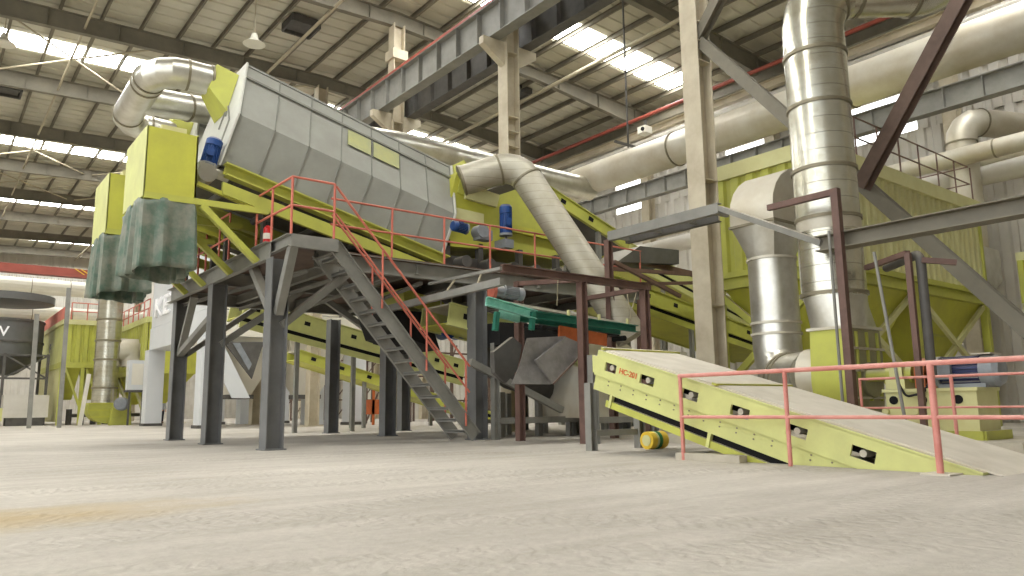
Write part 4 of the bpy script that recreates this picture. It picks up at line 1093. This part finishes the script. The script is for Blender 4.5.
for x in (21.2, 25.8): B().box(x-.1, x+.1, 21.1, 21.3, 0, 1.5).box(x-.1, x+.1, 23.7, 23.9, 0, 1.5).putb('leg', 'steel', t)
t = thing('lower_hood', 'pale rounded hood low between the falling duct and the beige column', 'machine', (15, 13, 1))
q0 = at(580, 345, Y=13.6); q1 = at(640, 345, Y=13.6)
b = B(); pl = [(q0.x, 0)]+[(q0.x+(q1.x-q0.x)*(.5-.5*math.cos(R(k*22.5))), 1.25+.75*math.sin(R(k*22.5))) for k in range(9)]+[(q1.x, 0)]
b.prism([(x, 13.6, z+.45) for x, z in pl], (0, 1.6, 0)); b.put('hood', 'galvd', t)

# ================================================================ white bin with letters
WB = thing('storage_silo', 'white box silo with raised letters on square pillars, left behind the platform', 'silo', (9.9, 34.7, 0))
yb1 = at(147, 400, X=9.9).y; WX1 = 17.6; zb0, zb1 = 4.1, 8.2
B().box(9.9, WX1, 34.7, yb1, zb0+1.2, zb1).put('upper_box', 'white', WB)
B().box(9.86, WX1+.04, 34.66, yb1+.04, zb0, zb0+1.17).put('lower_band', 'white', WB)
for x, y in ((10.05, 34.85), (10.05, yb1-.2), (17.2, 34.85), (17.2, yb1-.2), (13.4, yb1-.2)):
    B().box(x-.3, x+.55, y-.2, y+.65, .12, zb0).put('pillar', 'white', WB)
    B().box(x-.36, x+.6, y-.26, y+.7, 0, .14).put('pillar_foot', 'dark', WB)
B().box(9.9, WX1, 34.6, 34.66, zb0, zb0+1.17).put('front_panel', 'cream', WB)
B().box(9.9, WX1, 34.6, 34.68, zb0+1.2, zb1).put('front_panel', 'cream', WB)
for p0, p1, yy in ((307, 324, 38), (241, 256, 44)):
    xx0, xx1 = at(p0, 400, Y=yy).x, at(p1, 400, Y=yy).x; B().box(xx0, xx1, yy, yy+.8, 0, zb0).put('pillar', 'white', WB)
for k in range(2):
    a0 = 10.4+k*3.4; a1 = a0+3.3; m0 = (a0+a1)/2
    top = [(a0, 34.9, zb0), (a1, 34.9, zb0), (a1, 39, zb0), (a0, 39, zb0)]
    bot = [(m0-.5, 36.3, 1.5), (m0+.5, 36.3, 1.5), (m0+.5, 37.3, 1.5), (m0-.5, 37.3, 1.5)]
    B().loft(top, bot).put('hopper', 'cream', WB)
    B().box(m0-.6, m0+.6, 36.2, 37.4, 1.3, 1.5).put('outlet_flange', 'dark', WB)
yp([(203, 341), (222, 341), (250, 398), (232, 398)], 34.55, .08, 'side_plate', 'white', WB)
yp([(224, 342), (264, 342), (252, 379)], 34.5, .08, 'hopper_opening', 'dark', WB)
yp([(233, 343), (240, 343), (252, 364), (249, 370)], 34.42, .06, 'hopper_brace', 'mgrey', WB)
lp = at(156, 322, X=9.84)
lp = at(154, 318, X=9.84)
text('KE', 1.45, V((9.85, lp.y, lp.z)), (0, -1, 0), (0, 0, 1), 'whitet', WB, .05, sx=1.9)

# ================================================================ far left
t = thing('bridge_crane', 'red bridge crane girder spanning the far left of the hall', 'crane', (2, 70, 11))
za, zb_ = at(0, 262, Y=70).z, at(0, 269, Y=70).z
B().box(-13, 13.6, 70, 70.6, zb_, za).box(-13, 13.6, 69.9, 70.7, zb_-.15, zb_+.1).put('girder', 'redc', t)
for k in range(2):
    x = at(80+k*6, 270, Y=69.95).x; B().bar((x-.35, 69.96, za), (x+.35, 69.96, zb_+.1), .06, .03, up=(0, 1, 0)).put('hazard_stripe', 'yel', t)
def hz(label, py, Y, r_, m='cream', x0=-12, x1=14):
    z = at(30, py, Y=Y).z
    return duct(label, [(x0, Y, z), (x1, Y, z)], None, r_, m, bnd=[(0, k/10) for k in range(1, 10)], n=16)
hz('upper pale horizontal duct under the red crane at far left', 286, 68, .62)
hz('lower pale horizontal duct above the dark tank at far left', 313, 66, .55)
tq = thing('dark_silo', 'dark grey cylindrical tank in a frame at the far left edge', 'tank', (3, 60, 0))
cx_, cy_ = 4.0, 60.5
B().tube([(cx_, cy_, 3.3), (cx_, cy_, 4.4), (cx_, cy_, 6.9)], [1.0, 2.5, 2.5], 32).put('tank_shell', 'tank', tq)
for z in (4.5, 5.4, 6.8): B().cyl((cx_, cy_, z-.06), (cx_, cy_, z+.06), 2.56, 32).put('hoop', 'dark', tq)
B().cyl((cx_, cy_, at(30, 305, Y=60.5).z), (cx_, cy_, at(30, 298, Y=60.5).z), 3.0, 28).put('upper_drum', 'tank', tq)
b = B()
for x in (1.8, 4.2, 6.6):
    for y in (58, 62.5): b.bar((x, y, 0), (x, y, 4.6), .16, .16)
for z in (1.6, 3.0, 4.5): b.bar((1.8, 58, z), (6.6, 58, z), .12, .12)
b.bar((4.2, 58, 3), (6.6, 58, 4.5), .1, .1).bar((6.6, 58, 3), (4.2, 58, 4.5), .1, .1)
b.putb('frame_bar', 'dark', tq)
text('V', .9, V((3.75, cy_-2.56, 5.7)), (1, .05, 0), (0, 0, 1), 'whitet', tq, .02)
t = thing('parked_machine', 'pale grey machine body on the floor below the dark tank at the left edge', 'machine', (4, 56, 0))
B().box(4.2, 6.6, 56, 57.5, .5, 1.9).put('body', 'wall', t); B().box(2.6, 4.2, 56, 57.2, .3, 1.1).put('yellow_front', 'limepale', t)
B().box(4.4, 6.4, 56.1, 57.4, 0, .5).put('undercarriage', 'dark', t)

FC = thing('dust_collector', 'distant yellow-green filter house with pink roof sheet at the far left', 'dust collector', (8, 56, 0))
cn = at(64, 420, Z=.05); Yc = 55.; cX = at(64, 340, Y=Yc).x
zt_, zm_ = at(64, 324, Y=Yc).z, at(64, 362, Y=Yc).z
yL = at(43, 340, X=cX).y; xR = at(100, 340, Y=Yc).x+.3
b = B(); corr(b, (cX, Yc, zm_), (1, 0, 0), xR-cX, (0, 0, zt_-zm_), (0, -1, 0), .5, .1, .03); b.put('corrugated_wall', 'lime', FC)
B().box(cX-.05, cX, Yc, yL, zm_, zt_).put('end_wall', 'limepale', FC)
text('F', .9, V((cX-.06, (Yc+yL)/2+.6, (zm_+zt_)/2-.3)), (0, -1, 0), (0, 0, 1), 'mgrey', FC, .02)
B().box(cX-.15, xR+.1, Yc-.15, yL, zt_, zt_+.3).put('top_cap', 'limewhite', FC)
B().box(cX-.1, xR, Yc-.1, yL, zm_-.35, zm_).put('base_ring', 'lime', FC)
B().prism([(cX, yL, zt_+.35), (cX, Yc, zt_+.35), (cX, Yc, zt_+1.2), (cX, yL, zt_+1.2)], (.08, 0, 0)).put('roof_sheet', 'pink', FC, label='faded pink sheet')
B().box(cX-.02, cX+.04, Yc, yL, .2, zm_-.3).put('lower_wall', 'limewhite', FC)
for k in range(2):
    a0 = cX+.2+k*(xR-cX)/2; a1 = a0+(xR-cX)/2-.3; m0 = (a0+a1)/2
    B().loft([(a0, Yc+.1, zm_-.35), (a1, Yc+.1, zm_-.35), (a1, Yc+3, zm_-.35), (a0, Yc+3, zm_-.35)], [(m0-.2, Yc+1.2, 1.6), (m0+.2, Yc+1.2, 1.6), (m0+.2, Yc+1.6, 1.6), (m0-.2, Yc+1.6, 1.6)]).put('hopper', 'limedeep', FC)
    B().bar((a0, Yc, zm_-.4), (a1+.2, Yc, .8), .14, .14).put('cross_brace', 'lime', FC)
for x in (cX, (cX+xR)/2, xR): B().bar((x, Yc, 0), (x, Yc, zm_-.3), .2, .2).put('leg', 'lime', FC)
rail(FC, [(cX+.3, Yc, zt_+.3), (xR, Yc, zt_+.3)], [(cX+.3+k*.9, Yc, zt_+.3) for k in range(7)], m='rail', r=.035)

FC2 = thing('dust_collector', 'second distant yellow-green filter house right of the silver stack', 'dust collector', (12, 56, 0))
Y2 = 50.; x2 = at(118, 350, Y=Y2+6).x
zA2, zB2 = at(146, 322, Y=Y2).z, at(146, 368, Y=Y2).z
xw = at(150, 350, Y=Y2).x-.15
b = B(); corr(b, (xw, Y2, zB2), (0, 1, 0), 12, (0, 0, zA2-zB2), (-1, 0, 0), .5, .1, .03); b.put('corrugated_wall', 'lime', FC2)
B().box(xw-.15, xw+3, Y2, Y2+12, zA2, zA2+.35).put('top_cap', 'limepale', FC2)
B().box(xw-.1, xw+3, Y2, Y2+12, zB2-.3, zB2).box(xw, xw+3, Y2, Y2+.1, zB2, zA2).put('base_ring', 'limedeep', FC2)
for y in (Y2+.2, Y2+4, Y2+8, Y2+11.8): B().bar((xw, y, 0), (xw, y, zB2-.3), .2, .2).put('leg', 'lime', FC2)
for y in (Y2+.2, Y2+4, Y2+8): B().bar((xw, y, .8), (xw, y+3.8, zB2-.4), .14, .14).put('cross_brace', 'lime', FC2)
for k in range(3):
    ya_ = Y2+.3+k*4
    B().loft([(xw+.1, ya_, zB2-.3), (xw+2.9, ya_, zB2-.3), (xw+2.9, ya_+3.6, zB2-.3), (xw+.1, ya_+3.6, zB2-.3)], [(xw+1.3, ya_+1.6, 1.3), (xw+1.7, ya_+1.6, 1.3), (xw+1.7, ya_+2, 1.3), (xw+1.3, ya_+2, 1.3)]).put('hopper', 'limedeep', FC2)
rail(FC2, [(xw, Y2, zA2+.35), (xw, Y2+12, zA2+.35)], [(xw, Y2+k*1.5, zA2+.35) for k in range(9)], m='rail', r=.035)

ST = thing('exhaust_stack', 'distant silver exhaust stack on a yellow fan at the left', 'duct', (10, 52, 0))
sx = at(104, 400, Y=52); zs0 = at(106, 403, Y=52).z; 
B().cyl((sx.x, 52, zs0), (sx.x, 52, 10), .70, 28).put('stack_shell', 'galvs', ST)
for py in (320, 341, 360, 388): z = at(106, py, Y=52).z; B().cyl((sx.x, 52, z-.06), (sx.x, 52, z+.06), .74, 28).put('joint_band', 'band', ST)
z = at(118, 350, Y=52).z; B().tube([(sx.x+.6, 52.3, z), (sx.x+1.5, 52.3, z), (sx.x+1.5, 52.3, z-1)], .75, 16).put('side_elbow', 'galvd', ST)
fx = at(109, 412, Y=51.5); 
pl = [(fx.x-1.2, zs0)]+[(fx.x-.05-1.15*math.cos(R(k*15)), .95-.85*math.sin(R(k*15))) for k in range(13)]+[(fx.x+1.1, 1.2), (fx.x+.8, zs0-.0)]
B().prism([(x, 51.2, z_) for x, z_ in pl], (0, 1.4, 0)).put('fan_scroll', 'lime', ST)
for z_ in (.5, .9, 1.3): B().box(fx.x-1.1, fx.x+1.0, 51.14, 51.2, z_-.03, z_+.03).put('stiffener', 'limedeep', ST)
B().prism([(fx.x-.1, 50.6, 0), (fx.x+1.1, 50.6, 0), (fx.x+1.0, 50.6, 1.0), (fx.x+.0, 50.6, 1.0)], (0, .5, 0)).put('motor_stand', 'lime', ST)
motor(ST, (fx.x+.5, 50.5, 1.25), (-.3, -1, 0), .38, .8, 'navy', box=False)
t = thing('electric_cabinet', 'white electric cabinet on a dark frame beside the distant yellow fan', 'cabinet', (12, 49, 0))
q = at(130, 360, Y=49); q2 = at(145, 390, Y=49)
B().box(q.x, q2.x, 49, 49.8, q2.z, q.z).put('cabinet_body', 'white', t)
B().box(q.x-.05, q2.x+.1, 48.95, 49.9, q2.z-.12, q2.z).put('shelf', 'dark', t)
for x in (q.x+.1, q2.x-.1): B().box(x-.05, x+.05, 49, 49.1, 0, q2.z-.1).put('leg', 'dark', t)
B().box(q.x+.15, q2.x-.15, 48.97, 49, q2.z+.3, q.z-.2).put('cabinet_door', 'cream', t)
for (x0p, y0p, x1p, y1p, Yp, lab) in ((69, 288, 59, 425, 46, 'tall thin grey pole in front of the distant yellow filter house'), (37, 314, 29, 425, 46, 'thin grey pole left of the distant yellow filter house'), (89, 374, 80, 420, 50, 'leaning pale pole beside the distant yellow fan')):
    f0 = at(x1p, y1p, Y=Yp); f0.z = 0
    tag(B().bar(f0, at(x0p, y0p, Y=Yp), .2, .2).put('steel_pole', 'steel' if Yp == 46 else 'cream'), lab, 'pole', 'thin poles at the far left')
t = thing('shrub_of_pipes', 'dark low pump set on the floor under the distant filter house', 'pump')
b = B()
for k in range(6):
    x = cX+.8+k*.7; b.cyl((x, 56.5, .0), (x, 56.5, 1+.3*math.sin(k*2)), .18, 10); b.cyl((x, 56.5, .6), (x+.7, 56.5, .6), .12, 10)
t.name = 'pump_set'; ORG['pump_set'] = V((0, 0, 0)); b.put('pump_pipes', 'dark', t)

# person
PX = at(160.5, 423, Y=56); px, py_ = PX.x, 56.
PR = thing('person', 'person in pale grey shirt and dark trousers standing between white pillar and platform leg', 'person', (px, py_, 0))
def limb(pts, rs, n=12): return B().tube(pts, rs, n, True)
b = B()
b.tube([(px, py_, .82), (px, py_, .95), (px, py_, 1.15), (px, py_, 1.38), (px, py_, 1.46), (px, py_, 1.52)], [.15, .16, .15, .19, .12, .06], 16)
b.tube([(px, py_, 1.48), (px, py_, 1.56), (px, py_-.01, 1.62), (px, py_-.01, 1.70), (px, py_-.01, 1.77), (px, py_-.01, 1.80)], [.055, .06, .085, .1, .07, .02], 16)
for s in (-1, 1):
    b.tube([(px+s*.17, py_, 1.42), (px+s*.25, py_, 1.15), (px+s*.26, py_-.1, .9), (px+s*.25, py_-.14, .82)], [.055, .045, .035, .025], 10)
    for k in range(5): b.tube([(px+s*.25+(k-2)*.013, py_-.14, .82), (px+s*.25+(k-2)*.016, py_-.17, .76-.01*(2-abs(k-2)))], [.009, .007], 6)
    b.tube([(px+s*.09, py_, .88), (px+s*.1, py_-.01, .5), (px+s*.11, py_+.02, .08), (px+s*.11, py_-.12, .04)], [.1, .065, .045, .04], 12)
b.tube([(px, py_-.1, 1.70), (px, py_-.13, 1.68)], [.02, .012], 8)
b.put('body', 'skin', PR)
b = B().tube([(px, py_, .9), (px, py_, 1.15), (px, py_, 1.4), (px, py_, 1.48)], [.17, .165, .2, .09], 16)
for s in (-1, 1): b.tube([(px+s*.16, py_, 1.42), (px+s*.255, py_, 1.13), (px+s*.262, py_-.1, .92)], [.068, .058, .046], 10)
b.put('shirt', 'shirt', PR)
b = B()
for s in (-1, 1): b.tube([(px+s*.07, py_, .96), (px+s*.095, py_, .8), (px+s*.1, py_-.01, .5), (px+s*.11, py_+.02, .07)], [.12, .115, .08, .062], 12)
b.put('trousers', 'cloth', PR)
b = B()
for s in (-1, 1): b.tube([(px+s*.11, py_+.07, .04), (px+s*.11, py_-.17, .035)], [.05, .04], 10)
b.put('shoes', 'black', PR)
B().tube([(px, py_+.02, 1.68), (px, py_+.02, 1.76), (px, py_+.0, 1.82)], [.1, .105, .04], 14).put('hair', 'hair', PR)

# ================================================================ light, camera
w = bpy.data.worlds.new('overcast_sky'); bpy.context.scene.world = w; w.use_nodes = True
bg = w.node_tree.nodes['Background']; bg.inputs[0].default_value = (.94, .97, 1.0, 1); bg.inputs[1].default_value = 2.6
cam = bpy.data.cameras.new('camera'); co = bpy.data.objects.new('camera', cam); C.objects.link(co)
cam.sensor_width = 36; cam.lens = FPX*36/1024; cam.clip_end = 400; cam.clip_start = .05
mt = Matrix((_r, _u, -_f)).transposed().to_4x4(); mt.translation = (0, 0, EYE); co.matrix_world = mt
sc_ = bpy.context.scene; sc_.camera = co
vs_ = sc_.view_settings; vs_.view_transform = 'Standard'; vs_.look = 'None'; vs_.gamma = 1; vs_.use_curve_mapping = False; vs_.exposure = 0.0
sc_.cycles.use_denoising = True; sc_.cycles.max_bounces = 8; sc_.cycles.diffuse_bounces = 5; sc_.cycles.glossy_bounces = 3
sc_.cycles.sample_clamp_indirect = 6
